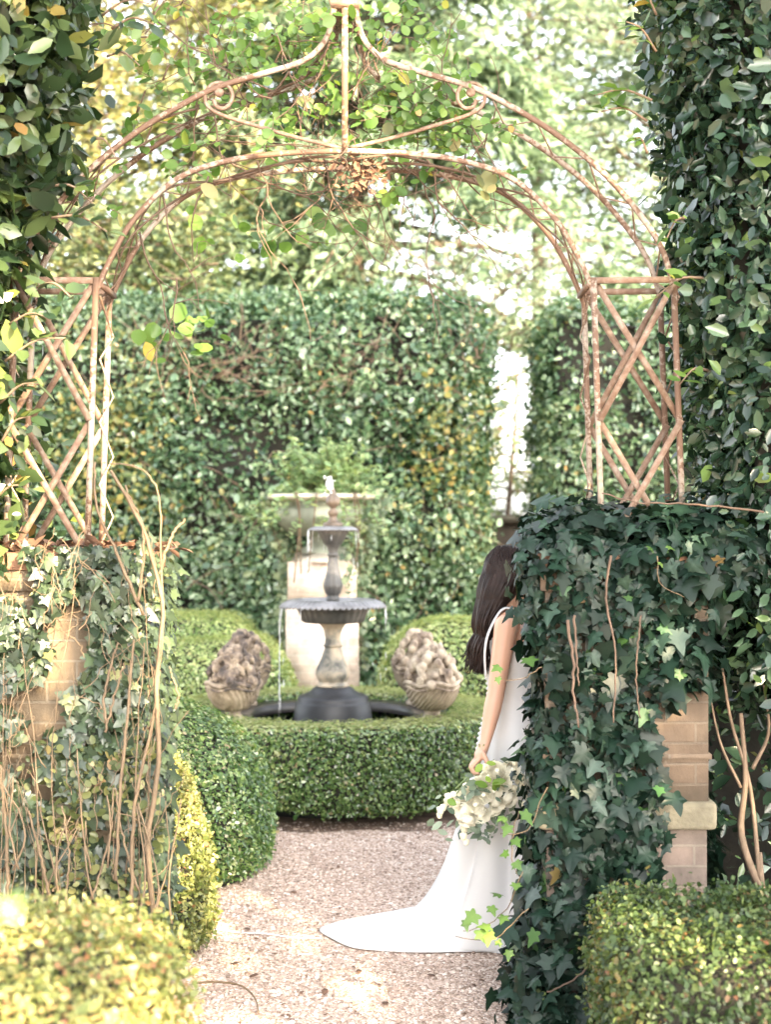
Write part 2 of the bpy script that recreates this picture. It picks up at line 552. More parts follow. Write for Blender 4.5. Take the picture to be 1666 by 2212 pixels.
# carved stone
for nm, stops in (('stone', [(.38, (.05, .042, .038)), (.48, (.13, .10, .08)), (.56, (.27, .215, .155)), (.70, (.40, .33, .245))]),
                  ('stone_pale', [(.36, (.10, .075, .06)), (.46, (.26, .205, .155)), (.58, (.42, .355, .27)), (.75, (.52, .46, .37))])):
    m, t, b, out = newmat('lichen_' + nm)
    n1 = tex_noise(t, 9, 7, .65)
    r = ramp(t, stops, n1.outputs[0])
    t.links.new(r.outputs[0], b.inputs["Base Color"]); b.inputs["Roughness"].default_value = .9
    n2 = tex_noise(t, 70, 4)
    bp = t.nodes.new("ShaderNodeBump"); bp.inputs["Strength"].default_value = .5; bp.inputs["Distance"].default_value = .006
    t.links.new(n2.outputs[0], bp.inputs["Height"]); t.links.new(bp.outputs[0], b.inputs["Normal"])
    M[nm] = m
m, t, b, out = newmat('woven_stone')
co = t.nodes.new("ShaderNodeTexCoord")
n1 = tex_noise(t, 9, 7, .65)
r = ramp(t, [(.34, (.12, .09, .06)), (.5, (.24, .19, .13)), (.75, (.36, .30, .22))], n1.outputs[0])
t.links.new(r.outputs[0], b.inputs["Base Color"]); b.inputs["Roughness"].default_value = .9
wv = t.nodes.new("ShaderNodeTexWave"); wv.wave_type = 'BANDS'; wv.bands_direction = 'DIAGONAL'
wv.inputs["Scale"].default_value = 14; wv.inputs["Distortion"].default_value = 2.5
t.links.new(co.outputs["Object"], wv.inputs["Vector"])
bp = t.nodes.new("ShaderNodeBump"); bp.inputs["Strength"].default_value = .9; bp.inputs["Distance"].default_value = .01
t.links.new(wv.outputs["Fac"], bp.inputs["Height"]); t.links.new(bp.outputs[0], b.inputs["Normal"])
M['weave'] = m
M['planter'] = plain('green_grey_stone', (.20, .22, .17), .85, 4, .4, .4, 25)
M['planter_rim'] = plain('pale_rim_stone', (.42, .38, .31), .85, 9, .4, .4, 25)

# water
m, t, b, out = newmat('falling_water')
b.inputs["Base Color"].default_value = (.9, .93, .95, 1); b.inputs["Roughness"].default_value = .15
b.inputs["Transmission Weight"].default_value = .45; b.inputs["IOR"].default_value = 1.33
M['water'] = m
m, t, b, out = newmat('pool_water')
b.inputs["Base Color"].default_value = (.02, .025, .022, 1); b.inputs["Roughness"].default_value = .08
M['pool'] = m

# gravel
def gravelmat(name, tone=1.0):
    m, t, b, out = newmat(name)
    co = t.nodes.new("ShaderNodeTexCoord")
    vo = t.nodes.new("ShaderNodeTexVoronoi"); vo.inputs["Scale"].default_value = 85
    t.links.new(co.outputs["Object"], vo.inputs["Vector"])
    sp = t.nodes.new("ShaderNodeSeparateColor"); t.links.new(vo.outputs["Color"], sp.inputs[0])
    r = ramp(t, [(0, (.24, .165, .125)), (.3, (.42, .31, .25)), (.6, (.52, .40, .33)), (.9, (.62, .51, .44)), (1, (.72, .64, .58))], sp.outputs[0])
    n = tex_noise(t, 1.1, 7, .62)
    r2 = ramp(t, [(.3, (.80 * tone, .77 * tone, .74 * tone)), (.65, (1.05 * tone, 1.05 * tone, 1.05 * tone))], n.outputs[0])
    mx = t.nodes.new("ShaderNodeMix"); mx.data_type = 'RGBA'; mx.blend_type = 'MULTIPLY'; mx.inputs[0].default_value = 1
    t.links.new(r.outputs[0], mx.inputs[6]); t.links.new(r2.outputs[0], mx.inputs[7])
    t.links.new(mx.outputs[2], b.inputs["Base Color"]); b.inputs["Roughness"].default_value = .9
    bp = t.nodes.new("ShaderNodeBump"); bp.inputs["Strength"].default_value = .8; bp.inputs["Distance"].default_value = .008
    iv = t.nodes.new("ShaderNodeMath"); iv.operation = 'SUBTRACT'; iv.inputs[0].default_value = 1
    t.links.new(vo.outputs["Distance"], iv.inputs[1])
    t.links.new(iv.outputs[0], bp.inputs["Height"]); t.links.new(bp.outputs[0], b.inputs["Normal"])
    return m


M['gravel'] = gravelmat('pink_gravel')
m, t, b, out = newmat('pebble')
a = t.nodes.new("ShaderNodeAttribute"); a.attribute_name = "rnd"
r = ramp(t, [(0, (.20, .14, .105)), (.35, (.42, .31, .25)), (.65, (.54, .42, .345)), (.92, (.64, .53, .46)), (1, (.78, .72, .66))], a.outputs["Fac"])
t.links.new(r.outputs[0], b.inputs["Base Color"]); b.inputs["Roughness"].default_value = .85
M['pebble'] = m
M['soil'] = plain('soil', (.12, .075, .05), .95, 14, .5, .8, 40)
M['lawn'] = plain('lawn', (.16, .19, .07), .9, 3, .3, .5, 60)

# bride
m, t, b, out = newmat('skin')
b.inputs["Base Color"].default_value = (.56, .33, .23, 1); b.inputs["Roughness"].default_value = .5
b.inputs["Subsurface Weight"].default_value = .15
b.inputs["Subsurface Radius"].default_value = (.02, .008, .004)
M['skin'] = m
m, t, b, out = newmat('white_crepe')
b.inputs["Base Color"].default_value = (.62, .615, .618, 1); b.inputs["Roughness"].default_value = .55
b.inputs["Sheen Weight"].default_value = .15
n2 = tex_noise(t, 7, 3, .5)
bp = t.nodes.new("ShaderNodeBump"); bp.inputs["Strength"].default_value = .12; bp.inputs["Distance"].default_value = .02
t.links.new(n2.outputs[0], bp.inputs["Height"]); t.links.new(bp.outputs[0], b.inputs["Normal"])
M['dress'] = m
M['hair'] = plain('dark_brown_hair', (.016, .008, .006), .5, 25, .5, spec=.25)
M['petal'] = plain('cream_petal', (.86, .83, .70), .6, 30, .06)
M['petal_dark'] = plain('bud_petal', (.74, .68, .50), .6, 30, .12)
M['gold'] = plain('gold', (.8, .55, .25), .25, metal=1)
M['eye'] = plain('eye', (.05, .03, .02), .2)
M['euca'] = leafmat('eucalyptus_leaf', [(0, (.08, .12, .09)), (1, (.20, .25, .18))], .5, .2)
M['greenery'] = leafmat('bouquet_leaf', [(0, (.10, .19, .03)), (1, (.28, .40, .08))], .45, .35)

# ------------------------------------------------------------------ ground
me = np_mesh("gravel_ground", [(-120, -60, 0), (120, -60, 0), (120, 200, 0), (-120, 200, 0)], [np.array([[0, 1, 2, 3]])])
tag(link("gravel_ground", me, M['gravel']), kind="structure")
me = np_mesh("lawn", [(-120, 17.6, .004), (120, 17.6, .004), (120, 200, .004), (-120, 200, .004)], [np.array([[0, 1, 2, 3]])])
tag(link("lawn", me, M['lawn']), kind="structure")

FC = Vector((-.35, 9.9, 0))     # centre of the fountain court
# dark bed below the ring hedge
mb = MB()
ang = np.linspace(0, 2 * math.pi, 65)[:-1]
V = []
for rr_ in (.78, 1.22):
    for k, a in enumerate(ang):
        rad = rr_ + (.05 * math.sin(5 * a) + .04 * math.sin(11 * a + 1) if rr_ > 1 else 0)
        V.append((FC.x + rad * math.cos(a), FC.y + rad * math.sin(a), .004))
mb.add(V, [(k, 64 + k, 64 + (k + 1) % 64, (k + 1) % 64) for k in range(64)])
tag(mb.build("soil_bed", M['soil']), kind="structure")

# loose pebbles on the path
n = 42000
px = rng.uniform(-.9, 1.15, n); py = rng.uniform(5.2, 9.0, n)
keep = np.abs(px) < .26 * py
px, py = px[keep], py[keep]; n = len(px)
octa = np.array([(1, 0, 0), (0, 1, 0), (-1, 0, 0), (0, -1, 0), (0, 0, 1), (.7, .7, .55), (-.7, .7, .55), (-.7, -.7, .55), (.7, -.7, .55)], float)
of = np.array([(0, 1, 5), (1, 2, 6), (2, 3, 7), (3, 0, 8), (0, 5, 4), (5, 1, 4), (1, 6, 4), (6, 2, 4), (2, 7, 4), (7, 3, 4), (3, 8, 4), (8, 0, 4)])
sz = rng.gamma(6, .0009, n).clip(.002, .012)
ra = rng.uniform(0, 6.28, n)
sx = sz * rng.uniform(.8, 1.4, n); sy = sz * rng.uniform(.7, 1.1, n); szz = sz * rng.uniform(.5, .9, n)
lx = octa[None, :, 0] * sx[:, None]; ly = octa[None, :, 1] * sy[:, None]
V = np.stack([px[:, None] + lx * np.cos(ra)[:, None] - ly * np.sin(ra)[:, None],
              py[:, None] + lx * np.sin(ra)[:, None] + ly * np.cos(ra)[:, None],
              .0005 + octa[None, :, 2] * szz[:, None] * 1.0], -1)
me = np_mesh("loose_gravel", V.reshape(-1, 3), [(of[None] + (np.arange(n) * 9)[:, None, None]).reshape(-1, 3)], np.repeat(rng.random(n), 9))
tag(link("loose_gravel", me, M['pebble']), kind="stuff")


# ------------------------------------------------------------------ hedges
def hedge(name, hulls, density, size, mat, label, cat, tmpl=LEAF_BOX, depth=.03, keep=None, group=None, up=.35, spread=.6, out=.3,
          rnd=None, thin=0., corein=.05, floor=.03, loc=None, twigs=0, extra=None, droop=0., freq=2.2, flat=0.):
    """hulls: list of (V,F). One thing: dark twig core and foliage as parts."""
    allV = np.vstack([h[0] for h in hulls])
    c = allV.mean(0)
    root = empty(name, (c[0], c[1], 0) if loc is None else loc, label, cat, group)
    cm = MB()
    Ps, Ns = [], []
    for V, F in hulls:
        P, N, A = sample(V, F, int(density * sample(V, F, 1)[2]))
        m_ = (P[:, 2] > floor)
        if keep is not None: m_ &= keep(P, N)
        if thin:
            nz = vnoise(P * freq + 31) + .5 * vnoise(P * freq * 2.3 + 3)
            m_ &= rng.random(len(P)) > np.clip((nz - .25) * 2.0, 0, thin)
        P, N = P[m_], N[m_]
        P = P + N * (np.abs(rng.normal(size=len(P))) * depth * rng.choice([-1.3, .9], len(P)))[:, None]
        Ps.append(P); Ns.append(N)
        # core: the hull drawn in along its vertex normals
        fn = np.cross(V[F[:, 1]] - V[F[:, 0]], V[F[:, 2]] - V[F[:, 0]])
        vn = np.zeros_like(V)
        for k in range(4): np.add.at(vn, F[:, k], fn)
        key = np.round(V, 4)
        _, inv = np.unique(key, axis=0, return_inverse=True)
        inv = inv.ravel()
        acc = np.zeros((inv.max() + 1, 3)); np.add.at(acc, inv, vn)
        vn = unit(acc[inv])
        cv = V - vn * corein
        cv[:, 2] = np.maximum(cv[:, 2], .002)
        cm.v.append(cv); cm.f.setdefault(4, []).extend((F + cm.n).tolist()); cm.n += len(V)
    P, N = np.vstack(Ps), np.vstack(Ns)
    rv = rng.random(len(P)) if rnd is None else rnd(P, N)
    leaves("foliage", P, N, tmpl, size, mat, root, up=up, spread=spread, out=out * (1 - .8 * np.clip(N[:, 2:3], 0, 1)) if flat else out, rnd=rv, droop=droop, flat=flat)
    cm.build("twig_core", M['core'], root, True)
    return root, P, N


def clump_rnd(freq=3.0, bias=0., amt=.25, autumn=.02, top_light=0.):
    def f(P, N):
        v = np.clip(.06 + .82 * rng.random(len(P)) + amt * vnoise(P * freq) + bias + top_light * np.clip(N[:, 2] - .3, 0, 1), 0, .93)  # leaves facing up are paler: light on the tops put into leaf colour
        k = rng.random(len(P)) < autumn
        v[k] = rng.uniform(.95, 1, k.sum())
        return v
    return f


# ring hedge round the fountain pool
prof = [(.80, .06), (.78, .3), (.79, .56), (.83, .615), (.97, .625), (1.10, .618), (1.15, .575), (1.165, .4), (1.16, .2), (1.12, .07)]
na = 150
pr = spline([(a, 0, b_) for a, b_ in prof], 34)
V = []
for k in range(na):
    a = 2 * math.pi * k / na
    for p in pr:
        V.append((FC.x + p[0] * math.cos(a), FC.y + p[0] * math.sin(a), p[2]))
V = np.array(V); V[:, 2] *= .955
m_ = len(pr)
F = []
for k in range(na):
    for i in range(m_ - 1):
        k2 = (k + 1) % na
        F.append((k * m_ + i, k2 * m_ + i, k2 * m_ + i + 1, k * m_ + i + 1))
F = np.array(F)
outw = V - np.array([FC.x, FC.y, .33]); 
rad = np.linalg.norm(V[:, :2] - np.array([FC.x, FC.y]), axis=1)
dirn = np.zeros_like(V); dirn[:, :2] = (V[:, :2] - np.array([FC.x, FC.y])) / rad[:, None] * np.sign(rad - .97)[:, None]
V = V + dirn * (.018 * vnoise(V * 4))[:, None] + np.array([0, 0, 1.]) * (.008 * vnoise(V * 5 + 5))[:, None]
low = np.clip((.16 - V[:, 2]) / .1, 0, 1)
V[:, 2] += low * .07 * np.clip(vnoise(V * np.array([3.2, 3.2, 0]) + 2) + .2, 0, 1)
# winding: make sure outward
fn = np.cross(V[F[:, 1]] - V[F[:, 0]], V[F[:, 2]] - V[F[:, 0]])
cen = V[F].mean(1)
rc = np.linalg.norm(cen[:, :2] - np.array([FC.x, FC.y]), axis=1)
if (fn[:, 2] * (cen[:, 2] > .57)).sum() < 0: F = F[:, ::-1]
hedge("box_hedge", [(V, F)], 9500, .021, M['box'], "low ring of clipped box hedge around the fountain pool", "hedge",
      depth=.012, corein=.03, up=.45, spread=.75, keep=lambda P, N: (P[:, 1] < 10.4) | (N[:, 2] > .2) | (P[:, 1] < FC.y + .95), rnd=clump_rnd(2.5, top_light=.95), flat=.9)

# clipped mounds behind the ring
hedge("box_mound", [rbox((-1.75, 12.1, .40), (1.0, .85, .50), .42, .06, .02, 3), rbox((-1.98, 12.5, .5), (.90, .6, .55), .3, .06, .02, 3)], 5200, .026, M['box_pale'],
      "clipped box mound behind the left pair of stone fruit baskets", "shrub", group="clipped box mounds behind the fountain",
      depth=.012, corein=.035, up=.5, spread=.7, keep=lambda P, N: (N[:, 1] < .3), rnd=clump_rnd(2, top_light=.62), flat=.85)
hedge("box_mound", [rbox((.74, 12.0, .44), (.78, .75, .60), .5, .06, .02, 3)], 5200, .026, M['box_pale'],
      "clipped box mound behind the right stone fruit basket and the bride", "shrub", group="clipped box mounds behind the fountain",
      depth=.012, corein=.035, up=.5, spread=.7, keep=lambda P, N: (N[:, 1] < .3), rnd=clump_rnd(2, top_light=.62), flat=.85)

# green topiary dome left of the path
def superegg(c, a, e=2.3, amp=.015, freq=4):
    """rounded mass: unit directions pushed out to a superellipsoid"""
    V, F = rbox((0, 0, 0), (1, 1, 1), .2, .05)
    d = V / np.linalg.norm(V, axis=1)[:, None]
    a = np.array(a)
    k = (np.abs(d / a) ** e).sum(1) ** (-1 / e)
    p = d * k[:, None]
    n_ = unit(p / a ** 2)
    p = p + np.array(c)
    return p + n_ * (amp * (vnoise(p * freq) + .5 * vnoise(p * freq * 2.3)))[:, None], F


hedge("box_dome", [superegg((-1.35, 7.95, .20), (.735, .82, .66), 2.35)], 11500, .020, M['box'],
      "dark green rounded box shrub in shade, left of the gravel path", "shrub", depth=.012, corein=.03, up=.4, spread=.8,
      keep=lambda P, N: (N[:, 1] < .5) & (P[:, 0] > -1.6), rnd=clump_rnd(3, -.06, top_light=.5), flat=.7)
hedge("box_dome", [superegg((-1.36, 6.42, .10), (.60, .60, .93), 2.2)], 9500, .021, M['box_sunlit'],
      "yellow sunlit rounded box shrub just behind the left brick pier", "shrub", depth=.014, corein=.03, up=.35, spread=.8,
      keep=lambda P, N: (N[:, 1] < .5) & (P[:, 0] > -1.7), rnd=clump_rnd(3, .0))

# low hedges in the foreground
hedge("box_hedge", [rbox((1.72, 4.42, .28), (1.05, .42, .345), .07, .05, .03, 5)], 11500, .0170, M['box_red'],
      "low reddish box hedge with a streak of sun before the right pier", "hedge", depth=.022, corein=.05, up=.4, spread=.8,
      rnd=clump_rnd(6, .0, .3, .05), keep=lambda P, N: (P[:, 0] < 1.5))
hedge("box_hedge", [rbox((-1.46, 3.36, .40), (.94, .42, .425), .10, .05, .04, 5)], 11500, .0175, M['box_sunlit'],
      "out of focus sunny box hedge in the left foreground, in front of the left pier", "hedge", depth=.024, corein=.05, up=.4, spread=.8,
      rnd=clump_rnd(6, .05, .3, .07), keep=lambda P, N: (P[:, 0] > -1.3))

# tall clipped hedges closing the court
def keep_front(P, N): return (N[:, 1] < .35)


root, P, N = hedge("tall_hedge", [rbox((-1.90, 14.75, 1.95), (2.80, .75, 1.97), .25, .12, .15, 1.7)], 2100, .060, M['holly'],
      "tall dark evergreen hedge wall behind the fountain and planter", "hedge", LEAF_OVAL, depth=.07, corein=.2, keep=keep_front,
      thin=.68, spread=.75, rnd=clump_rnd(1.2, -.03, .2), extra=1)
g = rng.random(len(P))
n = 1500      # loose shoots along the top
Q = np.column_stack([rng.uniform(-4.2, .85, n), rng.uniform(14.0, 14.6, n), 3.86 + np.abs(rng.normal(0, .10, n))])
leaves("top_shoots", Q, np.tile([0, -.5, 1.], (n, 1)), LEAF_OVAL, .055, M['holly'], root, axis=np.tile([0, 0, 1.], (n, 1)), out=0, spread=.8, rnd=np.clip(rng.random(n) * .9 + .03, 0, .93))
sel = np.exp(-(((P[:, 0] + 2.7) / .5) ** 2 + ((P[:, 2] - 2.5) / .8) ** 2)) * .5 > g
leaves("sun_gold_foliage", P[sel] + N[sel] * .05, N[sel], LEAF_OVAL, .062, M['holly_sun_gold'], root)  # sunlight on the left end of the hedge put in as golden leaves
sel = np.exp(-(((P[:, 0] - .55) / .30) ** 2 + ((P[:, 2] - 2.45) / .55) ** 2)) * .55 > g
leaves("sun_gold_foliage", P[sel] + N[sel] * .05, N[sel], LEAF_OVAL, .062, M['holly_sun_gold'], root)  # a sun patch and some yellow leaves, both done in leaf colour
# bare twigs where the hedge is thin
mb = MB()
for k in range(220):
    x = random.uniform(-2.4, .9); z = random.choice([random.gauss(3.28, .16), random.gauss(3.28, .16), random.uniform(.4, 3.4)])
    p = np.array([x, 13.98, z])
    d = np.array([random.gauss(0, .5), -.15, random.gauss(.3, .5)])
    pts = [p]
    for j in range(5):
        d = d + np.array([random.gauss(0, .25), random.gauss(0, .1), random.gauss(0, .25)])
        pts.append(pts[-1] + d * .09)
    mb.tube(pts, np.linspace(.007, .003, 6), 4)
mb.build("bare_twigs", M['twig'], root)
hedge("tall_hedge", [rbox((3.02, 14.75, 1.9), (1.50, .75, 1.95), .2, .12, .12, 1.6)], 1700, .062, M['holly'],
      "tall dark evergreen hedge right of the bright gap, behind the arch", "hedge", LEAF_OVAL, depth=.06, corein=.12,
      keep=lambda P, N: (N[:, 1] < .35) & (P[:, 0] < 3.4), thin=.7, spread=.7, rnd=clump_rnd(1.2, 0, .2))

# near hedge, right of the arch
def lean_r(p):
    q = p.copy()
    z = p[:, 2]
    q[:, 0] += np.interp(z, [1.2, 1.9, 2.4, 2.9, 3.2, 3.6, 4.4], [.22, .16, .12, .08, .03, .0, .0]) * np.clip((2.2 - p[:, 0]) / 1.0, 0, 1)
    q[:, 0] += .20 * (p[:, 1] - 5.3) * np.clip((2.4 - p[:, 0]) / 1.2, 0, 1)
    return q


RH = rbox((2.25, 6.15, 2.85), (1.19, .85, 1.72), .16, .08, .07, 2.2, lean_r)
root, P, N = hedge("tall_hedge", [RH], 3800, .058, M['laurel'],
      "tall dark glossy hedge right of the arch, with sprigs at its left edge", "hedge", LEAF_OVAL, depth=.06, corein=.10,
      keep=lambda P, N: (N[:, 1] < .4) & (P[:, 0] < 2.1), spread=.75, out=.35, droop=.25, rnd=clump_rnd(2.5, 0, .22), thin=.55, freq=2.8)
mb = MB()
SP, SN, SA = [], [], []
def sprig(start, end, nl, root, r=.006, sag=.03):
    mb = MB()
    pts = spline([start, (np.array(start) + np.array(end)) / 2 + np.array([0, 0, sag]), end], 8)
    mb.tube(pts, np.linspace(r, r * .4, 8), 4)
    mb.build('branch', M['twig'], root, True)
    dv = np.array(end) - np.array(start); dv = dv / np.linalg.norm(dv)
    for j in range(nl):
        tt = .2 + .8 * j / max(1, nl - 1)
        q = pts[min(7, int(tt * 7))]
        SP.append(q + rng.normal(size=3) * .006); SN.append((0, -.6, .6))
        sd_ = np.cross(dv, [0, 1, 0]) * (1 if j % 2 else -1)
        SA.append(dv * .7 + sd_ * .9)
for (a, b2, nl) in [((1410, 215), (1285, 205), 13), ((1400, 260), (1300, 240), 8), ((1420, 110), (1355, 45), 8), ((1400, 330), (1372, 300), 6),
                    ((1480, 470), (1440, 520), 6), ((1520, 600), (1420, 640), 9), ((1530, 800), (1470, 830), 7), ((1420, 30), (1385, -10), 7)]:
    sprig(P3(*a, 5.35), P3(*b2, 5.3), nl, root)
leaves("sprig_foliage", np.array(SP), np.array(SN), LEAF_OVAL, .062, M['rose'], root, axis=np.array(SA), out=0, spread=.4)
for pts, r in [([(1666, 1960), (1625, 1880), (1600, 1790), (1610, 1680), (1600, 1540)], .016), ([(1640, 1900), (1620, 1700), (1580, 1560), (1560, 1440)], .009),
               ([(1625, 1660), (1660, 1580), (1650, 1480)], .008), ([(1600, 1700), (1555, 1600), (1530, 1480)], .006), ([(1690, 2050), (1650, 1950), (1640, 1840)], .018)]:
    mb = MB(); mb.tube(spline([P3(a, b2, 5.45) for a, b2 in pts], 16), np.linspace(r, r * .5, 16), 6)
    mb.build("branch", M['twig'], root, True)
# sparse understorey of the same hedge
P = np.column_stack([rng.uniform(1.16, 2.0, 900), rng.uniform(5.5, 6.6, 900), rng.uniform(.1, 1.4, 900)])
leaves("lower_foliage", P, np.tile([0, -1., .3], (900, 1)), LEAF_OVAL, .06, M['laurel'], root, spread=.9)
mb = MB(); mb.box((2.3, 6.9, .7), (2.2, .3, 1.38)); mb.build("shade_backing", M['core'], root)  # solid dark slab standing in for the shade behind the low stems

# near hedge, left of the arch
def lean_l(p):
    q = p.copy()
    z = p[:, 2]
    q[:, 0] += np.interp(z, [1.6, 2.1, 2.5, 2.8, 3.2, 3.6, 4.4], [-.26, -.24, -.22, -.20, -.06, .04, .10]) * np.clip((p[:, 0] + 2.3) / 1.0, 0, 1)
    q[:, 0] -= .24 * (p[:, 1] - 5.05) * np.clip((p[:, 0] + 2.4) / 1.2, 0, 1)
    return q


LH = rbox((-2.30, 5.75, 3.05), (1.14, .72, 1.5), .18, .08, .08, 2.2, lean_l)
root, P, N = hedge("tall_hedge", [LH], 2300, .078, M['laurel_warm'],
      "tall sunlit hedge left of the arch, above the left brick pier", "hedge", LEAF_OVAL, depth=.07, corein=.12,
      keep=lambda P, N: (N[:, 1] < .4) & (P[:, 0] > -2.1), spread=.75, out=.35, droop=.2, rnd=clump_rnd(2.5, 0, .22), thin=.5, freq=2.8)
mb = MB(); SP, SN, SA = [], [], []
for (a, b2, nl) in [((240, 60), (330, 50), 8), ((230, 120), (300, 140), 8), ((220, 30), (320, 5), 8), ((200, 300), (250, 340), 6), ((110, 400), (200, 440), 9),
                    ((110, 470), (230, 500), 8), ((80, 620), (150, 640), 7), ((20, 700), (110, 690), 8), ((10, 780), (140, 730), 9), ((0, 870), (90, 830), 8), ((0, 960), (60, 900), 7), ((-20, 1090), (60, 1050), 7)]:
    sprig(P3(*a, 5.15), P3(*b2, 5.05), nl, root)
leaves("sprig_foliage", np.array(SP), np.array(SN), LEAF_OVAL, .066, M['laurel_warm'], root, axis=np.array(SA), out=0, spread=.5)
P = np.column_stack([rng.uniform(-2.2, -1.3, 500), rng.uniform(5.3, 6.3, 500), rng.uniform(1.75, 2.2, 500)])
leaves("lower_foliage", P, np.tile([0.2, -1., .3], (500, 1)), LEAF_OVAL, .07, M['laurel_warm'], root, spread=.9)
mb = MB()
for k in range(6):
    x = -1.62 - .12 * k
    mb.tube(spline([(x, 5.9 + .05 * k, 0), (x + .05, 6.0, .9), (x - .03, 5.9, 1.9)], 10), .022, 6)
mb.build("stems", M['bark'], root, True)

# ------------------------------------------------------------------ brick piers
def pier(cx, label, brick, base):
    y0 = 5.3
    root = empty("brick_pier", (cx, y0 + .26, 0), label, "pier", "brick piers carrying the arch")
    mb = MB(); mb.box((cx, y0 + .26, 1.19), (.58, .52, .75)); mb.build("shaft", M[brick], root)
    mb = MB(); mb.box((cx, y0 + .26, .9825 - .17 / 2 + .001), (.555, .50, .165)); mb.build("lower_shaft", M[brick], root)
    mb = MB(); mb.box((cx, y0 + .26, .357), (.57, .51, .714)); mb.build("base", M[base], root)
    mb = MB(); mb.box((cx, y0 + .26, .766), (.635, .575, .10)); o = mb.build("coping_band", M['coping'], root)
    bv = o.modifiers.new("bevel", 'BEVEL'); bv.width = .018; bv.segments = 3
    mb = MB(); mb.box((cx, y0 + .26, .975), (.60, .54, .018)); mb.build("brick_ledge", M[brick], root)
    mb = MB(); mb.box((cx, y0 + .26, 1.60), (.615, .555, .072)); mb.build("corbel", M[brick], root)
    mb = MB(); mb.box((cx, y0 + .26, 1.668), (.645, .585, .062)); o = mb.build("cap", M['terra'], root)
    bv = o.modifiers.new("bevel", 'BEVEL'); bv.width = .01; bv.segments = 2
    return root


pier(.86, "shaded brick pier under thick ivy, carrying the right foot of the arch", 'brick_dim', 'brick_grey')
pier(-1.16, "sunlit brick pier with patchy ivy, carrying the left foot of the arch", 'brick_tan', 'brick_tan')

# ------------------------------------------------------------------ iron arch
AY0, AY1 = 5.45, 5.72
AS = F_PX / AY0
def A(vx, vy, y=AY0):     # measured on the front frame, repeated on the rear frame
    return Vector(((vx - 833) / AS, y, CAM_H - (vy - 1133) / AS))
def mir(vx): return 1490 - vx

arch = empty("iron_arch", ((745 - 833) / AS, (AY0 + AY1) / 2, 1.70), "rusty white iron garden arch standing on the two brick piers", "arch")
inner = [(745, 325), (870, 330), (1000, 347), (1110, 387), (1200, 472), (1255, 565), (1287, 640)]
outer = [(768, 18), (776, 55), (792, 92), (835, 130), (920, 157), (1020, 187), (1100, 226), (1200, 287), (1300, 368), (1380, 458), (1432, 540), (1462, 640)]
def curve_pts(lst, y, sgn, n=60):
    return [A(p[0], p[1], y) for p in spline([(x if sgn > 0 else mir(x), v, 0) for x, v in lst], n)]
for y in (AY0, AY1):
    mb = MB()
    mb.bar(curve_pts(inner[::-1], y, -1) + curve_pts(inner, y, 1)[1:], .0175, .016); mb.build("inner_bow", M['paint'], arch)
    for sg in (1, -1):
        mb = MB(); mb.bar(curve_pts(outer, y, sg), .018, .016); mb.build("outer_bow", M['paint'], arch)
    for sg in (1, -1):
        X = (lambda v: v) if sg > 0 else mir
        for (a, b2) in (((1283, 600), (1302, 1210)), ((1456, 596), (1478, 1210))):
            mb = MB(); mb.bar([A(X(a[0]), a[1], y), A(X(b2[0]), b2[1], y)], .020, .018); mb.build("post", M['paint'], arch)
        mb = MB(); mb.bar([A(X(1272), 606, y), A(X(1466), 604, y)], .022, .014); mb.build("top_rail", M['rust'], arch)
        for (a, b2, e) in (((1290, 612), (1472, 908), .012), ((1455, 612), (1296, 908), -.012), ((1296, 908), (1468, 1200), .012), ((1472, 908), (1304, 1200), -.012)):
            mb = MB(); mb.bar([A(X(a[0]), a[1], y + e), A(X(b2[0]), b2[1], y + e)], .022, .010); mb.build("lattice_brace", M['rust'], arch)
# zigzag lacing between the two frames, and cross ties
for lst, nm in ((inner, 9), (outer, 10)):
    for sg in (1, -1):
        q0 = curve_pts(lst, AY0, sg, nm * 2 + 1); q1 = curve_pts(lst, AY1, sg, nm * 2 + 1)
        mb = MB()
        pts = []
        for i in range(nm * 2 + 1):
            pts.append(q0[i] if i % 2 == 0 else q1[i])
        mb.tube(pts, .0042, 5); mb.build("lacing_rod", M['rust'], arch)
for vx in (1272, 1466, mir(1272), mir(1466)):
    mb = MB(); mb.bar([A(vx, 616, AY0), A(vx, 616, AY1)], .014, .018, (0, 0, 1)); mb.build("cross_tie", M['paint'], arch)
for sg in (1, -1):
    X = (lambda v: v) if sg > 0 else mir
    for vx in (1275, 1468):
        mb = MB()
        pts = []
        for i in range(9):
            pts.append(A(X(vx), 640 + i * 68, AY0 if i % 2 == 0 else AY1))
        mb.tube(pts, .0042, 5); mb.build("lacing_rod", M['paint'], arch)
mb = MB(); mb.bar([A(745, 8), A(745, 326)], .022, .02); mb.build("king_post", M['paint'], arch)
mb = MB(); mb.box(A(745, 8, (AY0 + AY1) / 2), (.105, .31, .02)); mb.build("crown_plate", M['rust'], arch)
mb = MB(); mb.tube([A(745, 5, (AY0 + AY1) / 2), A(745, -70, (AY0 + AY1) / 2)], .016, 10); mb.ball(A(745, -90, (AY0 + AY1) / 2), .045, 16, 12); mb.build("finial", M['paint'], arch, True)
for sg in (1, -1):
    X = (lambda v: v) if sg > 0 else mir
    pts = [(758, 318), (850, 296), (940, 270), (1010, 248), (1042, 228), (1048, 203), (1034, 182), (1010, 178), (992, 192), (990, 215), (1004, 232), (1022, 230), (1030, 214)]
    mb = MB(); mb.tube([A(X(p[0]), p[1]) for p in spline([(a, c, 0) for a, c in pts], 90)], .0075, 6); mb.build("scroll", M['rust'], arch, True)
    mb = MB(); mb.ball(A(X(1018), 198), (.018, .012, .018), 10, 7); mb.build("scroll_rosette", M['rust'], arch, True)

